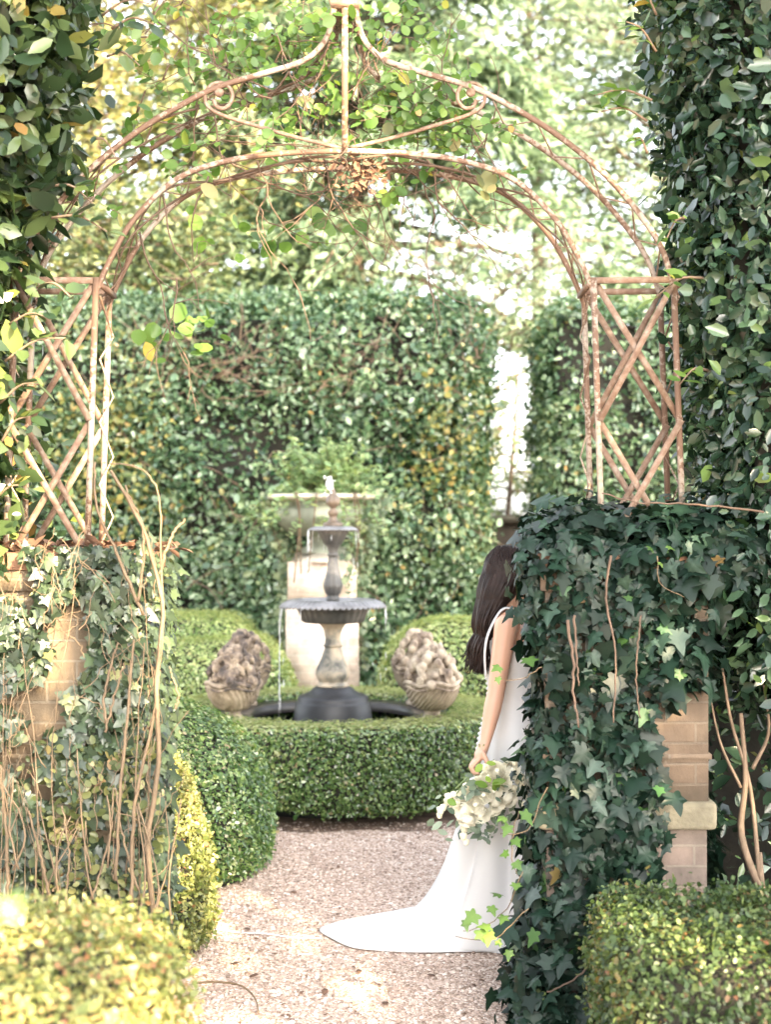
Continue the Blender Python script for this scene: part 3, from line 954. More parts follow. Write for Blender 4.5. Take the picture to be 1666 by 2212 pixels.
# ------------------------------------------------------------------ ivy on the piers
def vinepath(pts, d, mb, r, n=20, jit=.0018):
    q = spline([P3(a, b2, d) for a, b2 in pts], n) + rng.normal(size=(n, 3)) * jit
    mb.tube(q, np.linspace(r, r * .6, n) * .8, 5)


def ivy_right():
    root = empty("ivy", (.72, 5.2, 0), "dark green ivy smothering the right brick pier down to the gravel", "ivy", "ivy on the brick piers")
    hull = []
    H1 = rbox((.86, 5.60, .88), (.325, .36, .92), .16, .05, .06, 3.5, lambda p: np.column_stack([p[:, 0] + np.interp(p[:, 2], [0, .3, .7, 1.2, 1.45, 1.7], [-.06, -.04, -.0, .03, .0, -.04]) * np.clip((.86 - p[:, 0]) * 5, 0, 1) + .19 * (p[:, 1] - 5.25) * np.clip((.86 - p[:, 0]) * 4, 0, 1), p[:, 1], p[:, 2]]))
    H2 = rbox((.97, 5.60, 1.68), (.36, .33, .15), .12, .05, .06, 3.5)
    Ps, Ns = [], []
    for (V, F), dens in ((H1, 2400), (H2, 2400)):
        P, N, A_ = sample(V, F, int(dens * sample(V, F, 1)[2]))
        # the brick shows at the lower right of the front face
        front = N[:, 1] < -.3
        edge = np.interp(P[:, 2], [0, .40, .55, .72, .85, 1.0, 1.1, 1.2, 1.28], [1.4, 1.1, 1.0, .98, .99, .97, .94, 1.0, 1.4]) + .05 * vnoise(P * 9)
        okk = ~((P[:, 0] > edge) & (P[:, 1] < 5.45)) & ~((N[:, 0] > .5) & (P[:, 2] < 1.2) & (P[:, 1] < 5.6)) & (N[:, 1] < .6)
        P, N = P[okk], N[okk]
        Ps.append(P + N * (rng.normal(size=len(P)) * .032)[:, None]); Ns.append(N)
    # a loose skirt at the foot and spill over the left edge
    n = 420
    P = np.column_stack([rng.normal(.57, .05, n), rng.uniform(5.15, 5.6, n), rng.gamma(1.5, .13, n).clip(.01, .7)])
    Ps.append(P); Ns.append(np.tile([-.5, -.7, .4], (n, 1)))
    P, N = np.vstack(Ps), np.vstack(Ns)
    ax = np.tile([0, 0, -1.], (len(P), 1)) + .55 * rng.normal(size=(len(P), 3))
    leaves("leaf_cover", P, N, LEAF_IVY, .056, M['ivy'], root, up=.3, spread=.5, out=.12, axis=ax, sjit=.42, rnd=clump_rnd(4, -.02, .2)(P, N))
    # inner shade of stems
    V, F = rbox((.77, 5.62, .84), (.27, .30, .82), .12, .08)
    mb = MB(); mb.v.append(V); mb.f[4] = F.tolist(); mb.n = len(V)
    mb2 = MB()
    for pts, r in [([(1225, 1340), (1238, 1420), (1240, 1500), (1250, 1570)], .008), ([(1240, 1330), (1245, 1420), (1250, 1480)], .006), ([(1320, 1200), (1310, 1300), (1330, 1420), (1325, 1560)], .006),
                   ([(1385, 1330), (1375, 1440), (1380, 1550)], .005), ([(1330, 1960), (1300, 2050), (1240, 2110), (1180, 2140)], .006),
                   ([(1650, 1105), (1500, 1090), (1380, 1085), (1300, 1065)], .005)]:
        mb2 = MB(); vinepath(pts, 5.13, mb2, r); mb2.build("stem", M['twig_dark'], root, True)
    # tendrils reaching over the dress
    mb3 = MB(); TP, TN, TA = [], [], []
    for pts, lv in [([(1170, 1440), (1130, 1465), (1090, 1470)], [(1080, 1440), (1075, 1462), (1140, 1420)]),
                    ([(1180, 1700), (1140, 1790), (1080, 1800)], [(1130, 1750), (1090, 1765)]),
                    ([(1130, 1880), (1100, 1950), (1060, 1990), (1000, 2010)], [(1005, 1985), (1030, 1970), (1060, 1955), (1085, 1935), (1115, 1905), (1035, 2005), (1060, 2000), (1090, 1975)]),
                    ([(1140, 1960), (1090, 2010), (1050, 2030), (985, 2020)], [(1055, 2010), (1075, 2040), (1100, 2050)]),
                    ([(1120, 1750), (1105, 1830), (1115, 1890)], [(1100, 1780), (1110, 1810), (1098, 1840), (1112, 1860)]),
                    ([(1420, 1200), (1425, 1260), (1480, 1290)], [(1400, 1180), (1440, 1180), (1425, 1215)])]:
        mb3 = MB(); vinepath(pts, 5.12, mb3, .0028, 14, .002); mb3.build('tendril', M['vine'], root, True)
        for a, b2 in lv:
            TP.append(P3(a, b2, 5.10)); TN.append((0, -.8, .5)); TA.append((random.gauss(0, .5), 0, -.8))
    leaves("young_leaves", np.array(TP), np.array(TN), LEAF_IVY, .045, M['rose'], root, axis=np.array(TA), out=0, spread=.3)


ivy_right()


def ivy_left():
    root = empty("ivy", (-1.0, 5.2, 0), "grey green patchy ivy and bare vine stems climbing the left brick pier", "ivy", "ivy on the brick piers")
    P = np.column_stack([rng.uniform(-1.47, -.86, 4200), np.full(4200, 5.27), .05 + 1.67 * rng.random(4200) ** .8])
    nz = -.38 * np.exp(-(((P[:, 0] + 1.24) / .13) ** 2 + ((P[:, 2] - 1.15) / .42) ** 2)) + vnoise(P * np.array([4.5, 0, 4.2]) + 7) + .4 * vnoise(P * np.array([11, 0, 11])) + np.interp(P[:, 0], [-1.4, -1.2, -.95, -.85], [-.05, -.12, .25, .5])
    okk = nz > -.5
    P = P[okk]; P[:, 1] += rng.uniform(-.09, .02, len(P))
    N = np.tile([.15, -1., .1], (len(P), 1))
    # right flank of the pier
    n = 1100
    q_ = rng.uniform(5.2, 5.85, n)
    Q = np.column_stack([rng.normal(-.85, .018, n), q_, rng.uniform(.1, 1.75, n)])
    P = np.vstack([P, Q]); N = np.vstack([N, np.tile([.9, -.4, .2], (n, 1))])
    ax = np.tile([0, 0, -1.], (len(P), 1)) + .6 * rng.normal(size=(len(P), 3))
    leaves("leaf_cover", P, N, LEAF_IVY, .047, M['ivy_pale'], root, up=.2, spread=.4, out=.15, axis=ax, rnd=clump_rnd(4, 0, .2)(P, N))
    mb = MB()
    for pts, r in [([(330, 1960), (322, 1800), (345, 1640), (338, 1480), (352, 1320), (335, 1230), (300, 1120), (240, 1015)], .0125),
                    ([(352, 1340), (348, 1180), (345, 1080), (310, 1015), (235, 1000)], .005),
                   ([(285, 1950), (290, 1750), (330, 1560), (345, 1450)], .009), ([(250, 1900), (262, 1700), (280, 1500), (290, 1380)], .008),
                   ([(230, 1560), (225, 1500), (245, 1420), (255, 1390)], .007),
                   ([(228, 1580), (255, 1480), (270, 1430)], .006), ([(20, 1950), (15, 1800), (0, 1650)], .009), ([(110, 1950), (90, 1850), (60, 1740)], .008),
                   ([(300, 1920), (270, 1820), (250, 1700)], .006), ([(200, 1940), (240, 1800), (245, 1700)], .006), ([(140, 1960), (150, 1850), (135, 1740)], .006),
                   ([(380, 1530), (385, 1500), (365, 1440)], .006), ([(345, 1240), (370, 1160), (400, 1120)], .008), ([(310, 1330), (250, 1190), (210, 1100), (205, 1000)], .008),
                   ([(300, 1300), (310, 1150), (270, 1050)], .007)]:
        vinepath(pts, 5.08, mb, r, 26)
    for k in range(18):
        a = random.uniform(-10, 350); top = random.uniform(1230, 1750)
        vinepath([(a + random.uniform(-15, 15), 1980), (a + random.uniform(-25, 25), (1980 + top) / 2), (a + random.uniform(-35, 35), top)], 5.10 + random.uniform(-.06, .1), mb, random.uniform(.002, .0045), 14)
    for k in range(14):
        a = random.uniform(0, 380); b2 = random.uniform(1780, 1960)
        vinepath([(a, b2 + 90), (a + random.uniform(-20, 30), b2), (a + random.uniform(-40, 50), b2 - random.uniform(60, 180))], 5.05 + random.uniform(-.1, .1), mb, .005, 8)
    mb.build("stems", M['vine'], root, True)
    mbt = MB()
    for k in range(120):
        a, b2 = random.uniform(-20, 345), random.uniform(1240, 1960)
        dx, dy = random.gauss(0, 45), -random.uniform(20, 150)
        vinepath([(a, b2), (a + dx * .4 + random.gauss(0, 12), b2 + dy * .5), (a + dx, b2 + dy)], 5.12 + random.uniform(-.08, .06), mbt, random.uniform(.0014, .003), 10, .004)
    mbt.build("dry_twigs", M['vine'], root)
    n = 2600      # sunny creeper over the lower right of the pier
    Q = np.column_stack([rng.normal(-1.0, .13, n).clip(-1.5, -.80), rng.uniform(5.14, 5.26, n), .1 + .95 * rng.random(n) ** 1.5])
    kk = vnoise(Q * 7 + 3) + .5 * vnoise(Q * 17) > -.05
    Q = Q[kk]
    leaves("creeper", Q, np.tile([.2, -1., .3], (len(Q), 1)), LEAF_ROSE, .030, M['creeper'], root, spread=.6, out=.1, droop=.4)
    # leaf litter caught on the cap
    n = 260
    Q = np.column_stack([rng.uniform(-1.4, -.8, n), rng.uniform(5.3, 5.85, n), np.full(n, 1.705) + rng.random(n) * .02])
    tag(leaves("leaf_litter", Q, np.tile([0, 0, 1.], (n, 1)), LEAF_OVAL, .05, M['dead_leaf'], root, spread=.5), kind="stuff")


ivy_left()

# ------------------------------------------------------------------ climber on the arch
def climber():
    root = empty("climbing_rose", (-.15, 5.58, 1.70), "leafy green climber with bare dark twigs woven through the top of the arch", "climber")
    mb = MB()
    LP, LN, LA = [], [], []
    def spray(p, d, n):
        """compound leaf: leaflets in pairs on a thin stalk"""
        d = unit(np.array([d]))[0]
        s_ = np.cross(d, [0, 1, 0]); s_ /= np.linalg.norm(s_) + 1e-9
        for j in range(n):
            q = p + d * .028 * (j // 2 + 1)
            LP.append(q + rng.normal(size=3) * .004)
            LN.append(np.array([0, -.75, .35]) + rng.normal(size=3) * .3)
            LA.append(d * .8 + s_ * (1.1 if j % 2 else -1.1) if j < n - 1 else d)
        mb.tube([p, p + d * .014 * (n + 1)], .0013, 3)
    clusters = [(300, 90, 70, 60, 7), (390, 60, 70, 50, 10), (480, 40, 80, 40, 13), (560, 70, 80, 50, 15), (640, 50, 70, 50, 15), (450, 150, 70, 40, 10), (380, 190, 60, 60, 6),
                (560, 150, 70, 40, 13), (640, 140, 50, 40, 11), (700, 60, 40, 60, 11), (620, 220, 70, 50, 13), (690, 210, 50, 60, 12), (790, 160, 50, 60, 12), (840, 210, 80, 40, 22),
                (900, 250, 80, 40, 24), (960, 240, 60, 40, 18), (880, 190, 70, 40, 16), (820, 270, 70, 40, 15), (950, 290, 70, 30, 12), (540, 270, 90, 50, 13), (470, 290, 60, 40, 8),
                (400, 330, 60, 40, 7), (300, 330, 60, 50, 6), (430, 370, 40, 30, 4), (860, 370, 30, 30, 8), (900, 40, 40, 35, 8), (800, 100, 40, 40, 7), (960, 120, 40, 40, 9), (920, 90, 40, 40, 6),
                (840, 20, 30, 20, 5), (1090, 300, 30, 22, 6), (1075, 365, 30, 20, 4), (1000, 130, 20, 20, 3), (1020, 260, 25, 30, 5), (350, 140, 60, 40, 7), (250, 420, 60, 50, 5), (1020, 330, 30, 20, 3), (760, 60, 20, 50, 4)]
    for cx_, cy_, sx_, sy_, k in clusters:
        for _ in range(max(2, int(k * .74))):
            vx, vy = random.gauss(cx_, sx_ * .6), random.gauss(cy_, sy_ * .6)
            p = np.array(P3(vx, vy, 5.58 + random.gauss(0, .10)))
            spray(p, np.array([random.gauss(0, .8), random.gauss(0, .3), random.gauss(-.1, .7)]), random.choice([3, 5, 5, 7]))
    P = np.array(LP)
    leaves("leaf_cover", P, np.array(LN), LEAF_ROSE, .037, M['rose'], root, axis=np.array(LA), out=0, up=0, spread=.25, sjit=.28)
    # yellow leaves
    YP = [P3(a, b2, 5.5) for a, b2 in [(1045, 405), (1050, 415), (1038, 412), (1055, 402), (990, 295), (640, 220), (450, 420), (470, 425), (900, 300), (830, 290)]]
    leaves("yellow_leaves", np.array(YP), np.tile([0, -1., .2], (len(YP), 1)), LEAF_ROSE, .05, M['tree_gold'], root, out=0, spread=.4)
    # stems winding along the bows
    for lst, sg, off in ((inner, 1, .02), (inner, -1, .03), (inner, -1, -.02), (inner, 1, -.03), (outer, -1, .03), (outer, -1, -.03)):
        q = np.array([list(v) for v in curve_pts(lst, 5.58 + off, sg, 40)])
        t_ = np.linspace(0, 9, 40)
        q[:, 1] += .10 * np.sin(t_ * 1.3 + off * 90); q[:, 2] += .012 * np.sin(t_ * 1.6 + off * 50) - .012
        mb.tube(q, np.linspace(.0065, .003, 40), 5)
    # bare twigs
    def twig(p, d, L, r, depth):
        pts = [np.array(p)]
        d = np.array(d, float)
        n_ = max(4, int(L / .045))
        for j in range(n_):
            d = d + rng.normal(size=3) * np.array([.22, .1, .22]); d /= np.linalg.norm(d)
            pts.append(pts[-1] + d * L / n_)
            if depth and random.random() < .35:
                twig(pts[-1], d + rng.normal(size=3) * np.array([.8, .3, .8]), L * random.uniform(.3, .55), r * .6, depth - 1)
        mb.tube(pts, np.linspace(r, r * .35, len(pts)), 4)
    for a, b2, dx, dz, L in [(555, 345, .3, -1, .28), (590, 350, .15, -1, .5), (640, 345, .6, -.5, .35), (700, 350, .3, -1, .5), (540, 380, .9, -.45, .55), (790, 360, .5, -.8, .4), (860, 350, .5, -.9, .55),
                             (930, 360, .2, -1, .5), (950, 370, .7, -.7, .35), (870, 380, 0, -1, .2), (1000, 380, .6, -.7, .3), (450, 380, -.3, -1, .35), (350, 420, .1, -1, .45), (300, 500, .2, -1, .5), (380, 600, .3, -1, .4)]:
        twig(P3(a, b2, 5.6 + random.uniform(-.12, .12)), (dx, 0, dz), L, .0042, 2)
    for k in range(48):
        a, b2 = random.uniform(420, 1050), random.uniform(180, 330)
        twig(P3(a, b2, 5.6 + random.uniform(-.12, .12)), (random.gauss(0, .8), 0, random.gauss(0, .9)), random.uniform(.2, .45), .0036, 1)
    for k in range(22):
        a, b2 = random.uniform(280, 800), random.uniform(20, 200)
        twig(P3(a, b2, 5.6 + random.uniform(-.12, .12)), (random.gauss(0, .6), 0, random.gauss(.2, .9)), random.uniform(.2, .4), .0036, 1)
    for a, b2 in [(640, 480), (560, 520), (520, 470)]:
        twig(P3(a, b2 - 60, 5.9), (.7, .1, -.5), .35, .003, 1)
    mb.build("twigs", M['twig_dark'], root, True)
    n = 130
    Q = np.array(P3(785, 372, 5.5)) + rng.normal(size=(n, 3)) * np.array([.05, .03, .035])
    o = leaves("dead_leaf_clump", Q, np.tile([0, -1., 0], (n, 1)), LEAF_OVAL, .03, M['dead_leaf'], root, spread=.9, out=0)
    tag(o, kind="stuff")
    n = 60
    Q = np.vstack([np.array(P3(a, b2, 6.2)) + rng.normal(size=(12, 3)) * np.array([.07, .05, .05]) for a, b2 in [(480, 500), (560, 540), (430, 720), (330, 720), (700, 500)]])
    leaves("hanging_leaves", Q, np.tile([0, -1., .3], (60, 1)), LEAF_ROSE, .06, M['rose'], root, spread=.6, out=0)


climber()

# ------------------------------------------------------------------ pool and fountain
root = empty("fountain_pool", (FC.x, FC.y, 0), "round dark pool wall inside the ring hedge, under the fountain", "pool")
mb = MB(); mb.lathe([(.56, 0), (.79, 0), (.79, .495), (.56, .495)], 72, FC, close=False); 
mb.build("pool_wall", M['iron_black'], root, True)
mb = MB(); mb.lathe([(.55, .497), (.805, .497), (.81, .51), (.805, .55), (.55, .55), (.545, .51), (.55, .497)], 72, FC, close=False); mb.build("coping", plain('wet_coping', (.022, .019, .017), .4, 9, .4), root, True)
mb = MB(); mb.lathe([(.56, .45), (.10, .455), (.001, .455)], 48, FC, close=False); tag(mb.build("pool_water", M['pool'], root), None)

ft = empty("fountain", (FC.x, FC.y, .38), "dark two tiered cast iron fountain with dripping scalloped bowls", "fountain")
def L(name, prof, mat, n=56, mod=None, sm=True, close=True):
    mb = MB(); mb.lathe(prof, n, FC, mod, close)
    return mb.build(name, mat, ft, sm)
L("base_drum", [(.272, .38), (.268, .42), (.262, .50), (.25, .612), (.243, .625), (.236, .632), (.236, .648), (.226, .664), (.20, .672), (.165, .685), (.145, .70), (.135, .712), (.118, .722), (.10, .726)], M['iron_black'])
vase = spline([(.10, 0, .72), (.105, 0, .735), (.095, 0, .748), (.089, 0, .757), (.103, 0, .78), (.110, 0, .805), (.106, 0, .84), (.088, 0, .88), (.07, 0, .925), (.059, 0, .968), (.056, 0, .985), (.064, 0, .992), (.064, 0, 1.0), (.055, 0, 1.006),
               (.051, 0, 1.04), (.054, 0, 1.07), (.064, 0, 1.105), (.082, 0, 1.13), (.098, 0, 1.146)], 60)
def lobes(a, i): return (1 + .035 * math.cos(8 * a) * (1 if 8 < i < 30 else 0), 0)
L("lower_stem", [(p[0], p[2]) for p in vase], M['iron_stain'], 64, lobes)
def scal(k, i0, i1, amt, dz):
    def f(a, i):
        if i0 <= i <= i1:
            c = abs(math.cos(k * a / 2))
            return (1 + amt * c, -dz * c)
        return (1, 0)
    return f
nfl = 56
L("lower_bowl", [(.02, 1.148), (.19, 1.15), (.205, 1.16), (.222, 1.205), (.238, 1.252), (.262, 1.266)], M['iron'], 112, lambda a, i: (1 + (.02 * math.cos(28 * a) if 1 < i < 5 else 0), 0))
L("lower_rim", [(.25, 1.262), (.30, 1.268), (.335, 1.262), (.345, 1.258), (.348, 1.264), (.34, 1.276), (.31, 1.294), (.28, 1.303), (.262, 1.303), (.25, 1.29), (.2, 1.275), (.02, 1.27)], M['iron_wet'], nfl * 6, scal(nfl, 1, 6, .03, .012), close=False)
st = spline([(.03, 0, 1.272), (.045, 0, 1.30), (.038, 0, 1.328), (.05, 0, 1.345), (.062, 0, 1.385), (.060, 0, 1.41), (.05, 0, 1.455), (.038, 0, 1.51), (.031, 0, 1.56), (.029, 0, 1.585), (.037, 0, 1.592), (.037, 0, 1.602), (.031, 0, 1.61), (.035, 0, 1.64), (.05, 0, 1.665)], 46)
L("upper_stem", [(p[0], p[2]) for p in st], M['iron'], 48, lambda a, i: (1 + .05 * math.cos(10 * a) * (1 if 5 < i < 30 else 0), 0))
L("upper_bowl", [(.02, 1.655), (.045, 1.66), (.06, 1.67), (.085, 1.72), (.105, 1.757), (.11, 1.762)], M['iron'], 64, lambda a, i: (1 + (.03 * math.cos(16 * a) if 1 < i < 5 else 0), 0))
L("upper_rim", [(.10, 1.760), (.14, 1.765), (.160, 1.763), (.165, 1.768), (.155, 1.776), (.13, 1.786), (.11, 1.789), (.10, 1.78), (.01, 1.775)], M['iron_wet'], 36 * 6, scal(36, 1, 5, .03, .006), close=False)
fin = spline([(.06, 0, 1.776), (.066, 0, 1.79), (.062, 0, 1.81), (.035, 0, 1.822), (.024, 0, 1.85), (.034, 0, 1.868), (.034, 0, 1.89), (.022, 0, 1.90), (.02, 0, 1.912), (.04, 0, 1.932), (.046, 0, 1.955), (.036, 0, 1.985), (.02, 0, 2.005), (.014, 0, 2.03), (.004, 0, 2.04)], 40)
L("finial", [(p[0], p[2]) for p in fin], plain('bronze_finial', (.13, .095, .065), .4, 12, .5), 32, lambda a, i: (1 + .08 * math.cos(6 * a) * (1 if i > 24 else 0), 0))
# water: thin strings from the rims and a small jet
mb = MB()
for k in range(98):
    a = random.uniform(0, 6.28)
    up_ = random.random() < .38
    rr_ = .168 if up_ else .355
    z0 = 1.763 if up_ else 1.25
    ln = random.uniform(.05, .16) if up_ else random.uniform(.04, .16)
    if random.random() < .5:
        z0 -= random.uniform(.02, .30 if up_ else .55)
        ln *= .35
    # the left edge drips hardest
    if random.random() < .45: a = random.gauss(3.2, .35)
    if not up_ and random.random() < .25: a = random.gauss(3.15, .12); z0 = 1.25 - random.random() * .6; ln = .12
    x, y = FC.x + rr_ * math.cos(a), FC.y + rr_ * math.sin(a)
    mb = MB(); mb.tube([(x, y, z0), (x + .002 * math.cos(a), y, z0 - ln * .5), (x + .004 * math.cos(a), y, z0 - ln)], [.0012, .0026, .001], 5)
    mb.build("water_drip", M['water'], ft, True)
mb = MB()
mb.tube(spline([(FC.x - .012, FC.y, 2.02), (FC.x - .02, FC.y, 2.06), (FC.x - .024, FC.y, 2.095), (FC.x - .022, FC.y, 2.12)], 10), [.010, .014, .018, .022, .024, .022, .018, .014, .009, .003], 8)
for k in range(40):
    mb.ball((FC.x - .022 + random.gauss(0, .016), FC.y + random.gauss(0, .016), random.uniform(1.98, 2.12)), random.uniform(.003, .008), 6, 4)
mb.build("water_jet", plain('white_water', (.92, .93, .93), .2), ft, True)


# ------------------------------------------------------------------ stone fruit baskets
def fruit_basket(loc, rz, label, seed, stone='stone'):
    rnd = random.Random(seed)
    root = empty("fruit_basket", loc, label, "garden ornament", "carved stone fruit baskets on the pool wall")
    def put(mb, name, mat, sm=True):
        me = mb.mesh(name)
        o = bpy.data.objects.new(name, me); COL.objects.link(o); me.materials.append(mat)
        if sm: me.polygons.foreach_set("use_smooth", np.ones(len(me.polygons), dtype=bool))
        o.parent = root
        return o
    mb = MB(); mb.lathe([(.098, 0), (.10, .02), (.085, .028), (.066, .04), (.058, .06), (.062, .078), (.085, .09)], 32); put(mb, "foot", M['stone_pale'])
    bk = spline([(.07, 0, .082), (.11, 0, .092), (.150, 0, .125), (.182, 0, .170), (.200, 0, .225), (.204, 0, .27)], 24)
    mb = MB(); mb.lathe([(p[0], p[2]) for p in bk], 64, (0, 0, 0), lambda a, i: (1 + .012 * math.cos(40 * a + i * 1.3), 0)); put(mb, "basket", M['weave'])
    mb = MB()
    q = [(.2 * math.cos(a) * (1 + .02 * math.sin(10 * a)), .2 * math.sin(a), .262 + .011 * math.sin(5 * a + seed)) for a in np.linspace(0, 2 * math.pi, 90)]
    mb.tube(q, .014, 8)
    q = [(.2 * math.cos(a), .2 * math.sin(a), .232 + .011 * math.sin(5 * a + seed + .4)) for a in np.linspace(0, 2 * math.pi, 90)]
    mb.tube(q, .009, 6)
    put(mb, "braided_rim", M[stone])
    # heap: fruit of several kinds fused into one carved mass
    mb = MB()
    mb.ball((0, 0, .28), (.145, .145, .10), 24, 14); mb.ball((0, 0, .36), (.09, .09, .10), 20, 12); mb.ball((0, 0, .43), (.06, .06, .06), 16, 10)
    def heap_r(z): return np.interp(z, [.24, .29, .35, .41, .46, .50], [.182, .186, .165, .125, .08, .035])
    for k in range(58):
        z = .255 + .23 * (k / 58) ** .9; a = k * 2.39996 + rnd.uniform(-.3, .3)
        rr_ = heap_r(z) * rnd.uniform(.90, 1.12)
        kind = rnd.random()
        c = (rr_ * math.cos(a), rr_ * math.sin(a), z)
        s_ = rnd.uniform(.026, .043)
        rot = Matrix.Rotation(a, 3, 'Z') @ Matrix.Rotation(rnd.uniform(-1, 1), 3, 'X')
        if kind < .55:
            mb.ball(c, (s_ * .9, s_, s_ * .95), 14, 9, rot)
        elif kind < .75:
            mb.ball(c, (s_ * .55, s_ * 1.5, s_ * .6), 14, 9, rot)
        else:   # flower or leaf rosette
            for j in range(6):
                b_ = j * 1.047
                off = rot @ Vector((.008, .02 * math.cos(b_), .02 * math.sin(b_)))
                mb.ball(Vector(c) + off, (.010, .013, .013), 8, 6, rot)
            mb.ball(c, .016, 8, 6)
    for k in range(34):     # bunch of grapes on the side
        z = rnd.uniform(.255, .375); a = -1.75 + rnd.gauss(0, .16) * (1.2 if z > .28 else .7)
        mb.ball((heap_r(z) * 1.07 * math.cos(a), heap_r(z) * 1.07 * math.sin(a), z), .0155, 10, 7)
    mb.ball((0, -.01, .49), (.034, .034, .028), 16, 10)
    o = put(mb, "fruit_heap", M[stone], False)
    rm = o.modifiers.new("remesh", 'REMESH'); rm.mode = 'VOXEL'; rm.voxel_size = .0045
    sm = o.modifiers.new("smooth", 'SMOOTH'); sm.factor = .5; sm.iterations = 1
    bpy.context.view_layer.update()
    bake(o); o.data.polygons.foreach_set("use_smooth", np.ones(len(o.data.polygons), dtype=bool))
    root.rotation_euler = (0, 0, rz)
    return root


U = [((-.963, 9.40), .2, "carved stone fruit basket with grapes, front left on the pool wall", 3), ((.295, 9.42), 2.4, "paler carved stone fruit basket, front right beside the bride", 8),
     ((-.975, 10.32), 4.1, "carved stone fruit basket standing behind the front left one", 12), ((.225, 10.36), 5.2, "carved stone fruit basket standing behind the front right one", 17)]
for (x, y), rz, lb, sd_ in U:
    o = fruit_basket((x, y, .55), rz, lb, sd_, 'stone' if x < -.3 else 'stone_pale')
    o.scale = (.86, .86, .96) if y < 9.9 else (.86, .86, 1.02)

# ------------------------------------------------------------------ planter on a brick pedestal
PX, PY = (699 - 833) / F_PX * 12.6, 12.6
root = empty("brick_pedestal", (PX, PY, 0), "pale brick pedestal under the big planter, behind the fountain", "pedestal")
mb = MB(); mb.box((PX, PY + .0, .56), (.60, .58, 1.12)); mb.build("lower_shaft", M['brick_pale'], root)
mb = MB(); mb.box((PX, PY, 1.135), (.615, .595, .022)); mb.build("ledge", M['coping'], root)
mb = MB(); mb.box((PX, PY, 1.32), (.57, .55, .34)); mb.build("upper_shaft", M['brick_pale'], root)
mb = MB(); mb.lathe([(.385, 1.488), (.36, 1.51), (.27, 1.53), (.23, 1.56)], 4, (PX, PY, 0), lambda a, i: (1, 0)); o = mb.build("cap", M['planter_rim'], root)
o.rotation_euler = (0, 0, 0)
root = empty("planter_bowl", (PX, PY, 1.56), "wide green grey stone planter bowl on the brick pedestal", "planter")
def L2(name, prof, mat, n=96, mod=None):
    mb = MB(); mb.lathe(prof, n, (PX, PY, 0), mod, False); mb.build(name, mat, root, True)
L2("foot", [(.20, 1.558), (.20, 1.59), (.15, 1.62), (.12, 1.66), (.14, 1.70)], M['planter'])
bw = spline([(.10, 0, 1.695), (.20, 0, 1.705), (.31, 0, 1.745), (.39, 0, 1.805), (.425, 0, 1.865), (.415, 0, 1.92), (.375, 0, 1.96), (.37, 0, 2.0)], 40)
L2("bowl", [(p[0], p[2]) for p in bw], M['planter'], 144, lambda a, i: (1 + .018 * abs(math.sin(12 * a)) * (1 if 6 < i < 32 else 0), 0))
L2("rim", [(.39, 1.995), (.45, 2.005), (.485, 2.02), (.49, 2.035), (.475, 2.048), (.43, 2.055), (.39, 2.05)], M['planter_rim'])
L2("soil", [(.40, 2.03), (.2, 2.05), (.001, 2.05)], M['soil'])
fr = empty("fern", (PX, PY, 2.05), "feathery pale green fern filling the planter bowl", "plant")
mb = MB(); FP, FN, FA = [], [], []
for k in range(170):
    a = random.uniform(0, 6.28); L_ = random.uniform(.35, .72); el = random.uniform(-.05, 1.35)
    p0 = np.array([PX + random.gauss(0, .1), PY + random.gauss(0, .1), 2.05])
    d = np.array([math.cos(a) * math.cos(el), math.sin(a) * math.cos(el), math.sin(el)])
    pts = [p0 + d * L_ * t_ + np.array([0, 0, -.62 * L_ * t_ * t_ * math.cos(el)]) for t_ in np.linspace(0, 1, 9)]
    mb.tube(pts, np.linspace(.004, .0015, 9), 3)
    s_ = np.cross(d, [0, 0, 1]); s_ /= np.linalg.norm(s_) + 1e-9
    for t_ in np.linspace(.15, 1, 22):
        q = pts[0] + d * L_ * t_ + np.array([0, 0, -.62 * L_ * t_ * t_ * math.cos(el)])
        for sg in (-1, 1):
            FP.append(q); FN.append((0, -.3, 1)); FA.append(s_ * sg * 1.2 + d * .4)
mb.build("stalks", M['twig'], fr)
leaves("fronds", np.array(FP), np.array(FN, float), LEAF_OVAL, .05, M['fern'], fr, axis=np.array(FA), out=0, up=0, spread=.4)
tv = empty("trailing_ivy", (PX, PY - .3, 2.04), "ivy trailing in curtains from the planter bowl down both sides of the pedestal", "ivy")
mb = MB(); TP = []
for k in range(38):
    side = -1 if k % 2 else 1
    a = (math.pi if side < 0 else 0) + side * random.uniform(-.3, 1.25) * (1 if side < 0 else -1) * -1
    a = random.gauss(math.pi + .1, .3) if side < 0 else random.gauss(-.1, .3)
    x0, y0 = PX + .47 * math.cos(a), PY + .47 * math.sin(a)
    ln = random.uniform(.5, 1.45)
    pts = [(x0 * .98 + PX * .02, y0, 2.06)] + [(x0 + random.gauss(.02 * side, .02) - side * .16 * np.clip((.15 + ln * t_ - .3) * 2.5, 0, 1), y0 + random.gauss(0, .02), 2.03 - ln * t_) for t_ in np.linspace(.05, 1, 9)]
    q = spline(pts, 22)
    mb.tube(q, .004, 4)
    for p in q[1:]:
        for _ in range(3): TP.append(p + rng.normal(size=3) * .022)
for k in range(5):
    x0 = PX + random.uniform(-.36, .36)
    y0 = PY - math.sqrt(max(.01, .49 ** 2 - (x0 - PX) ** 2))
    mb.tube(spline([(x0, y0 + .06, 2.06), (x0, y0 - .01, 2.04), (x0 + random.gauss(0, .02), y0 + .02, 1.85), (x0 + random.gauss(0, .03), y0 + .05, 1.62 - random.random() * .3)], 12), .006, 5)
mb.build("stems", M['vine'], tv, True)
TP = np.array(TP)
leaves("leaf_cover", TP, np.tile([0, -1., .2], (len(TP), 1)), LEAF_IVY, .048, M['ivy_light'], tv, axis=np.tile([0, 0, -1.], (len(TP), 1)), out=0, spread=.5)

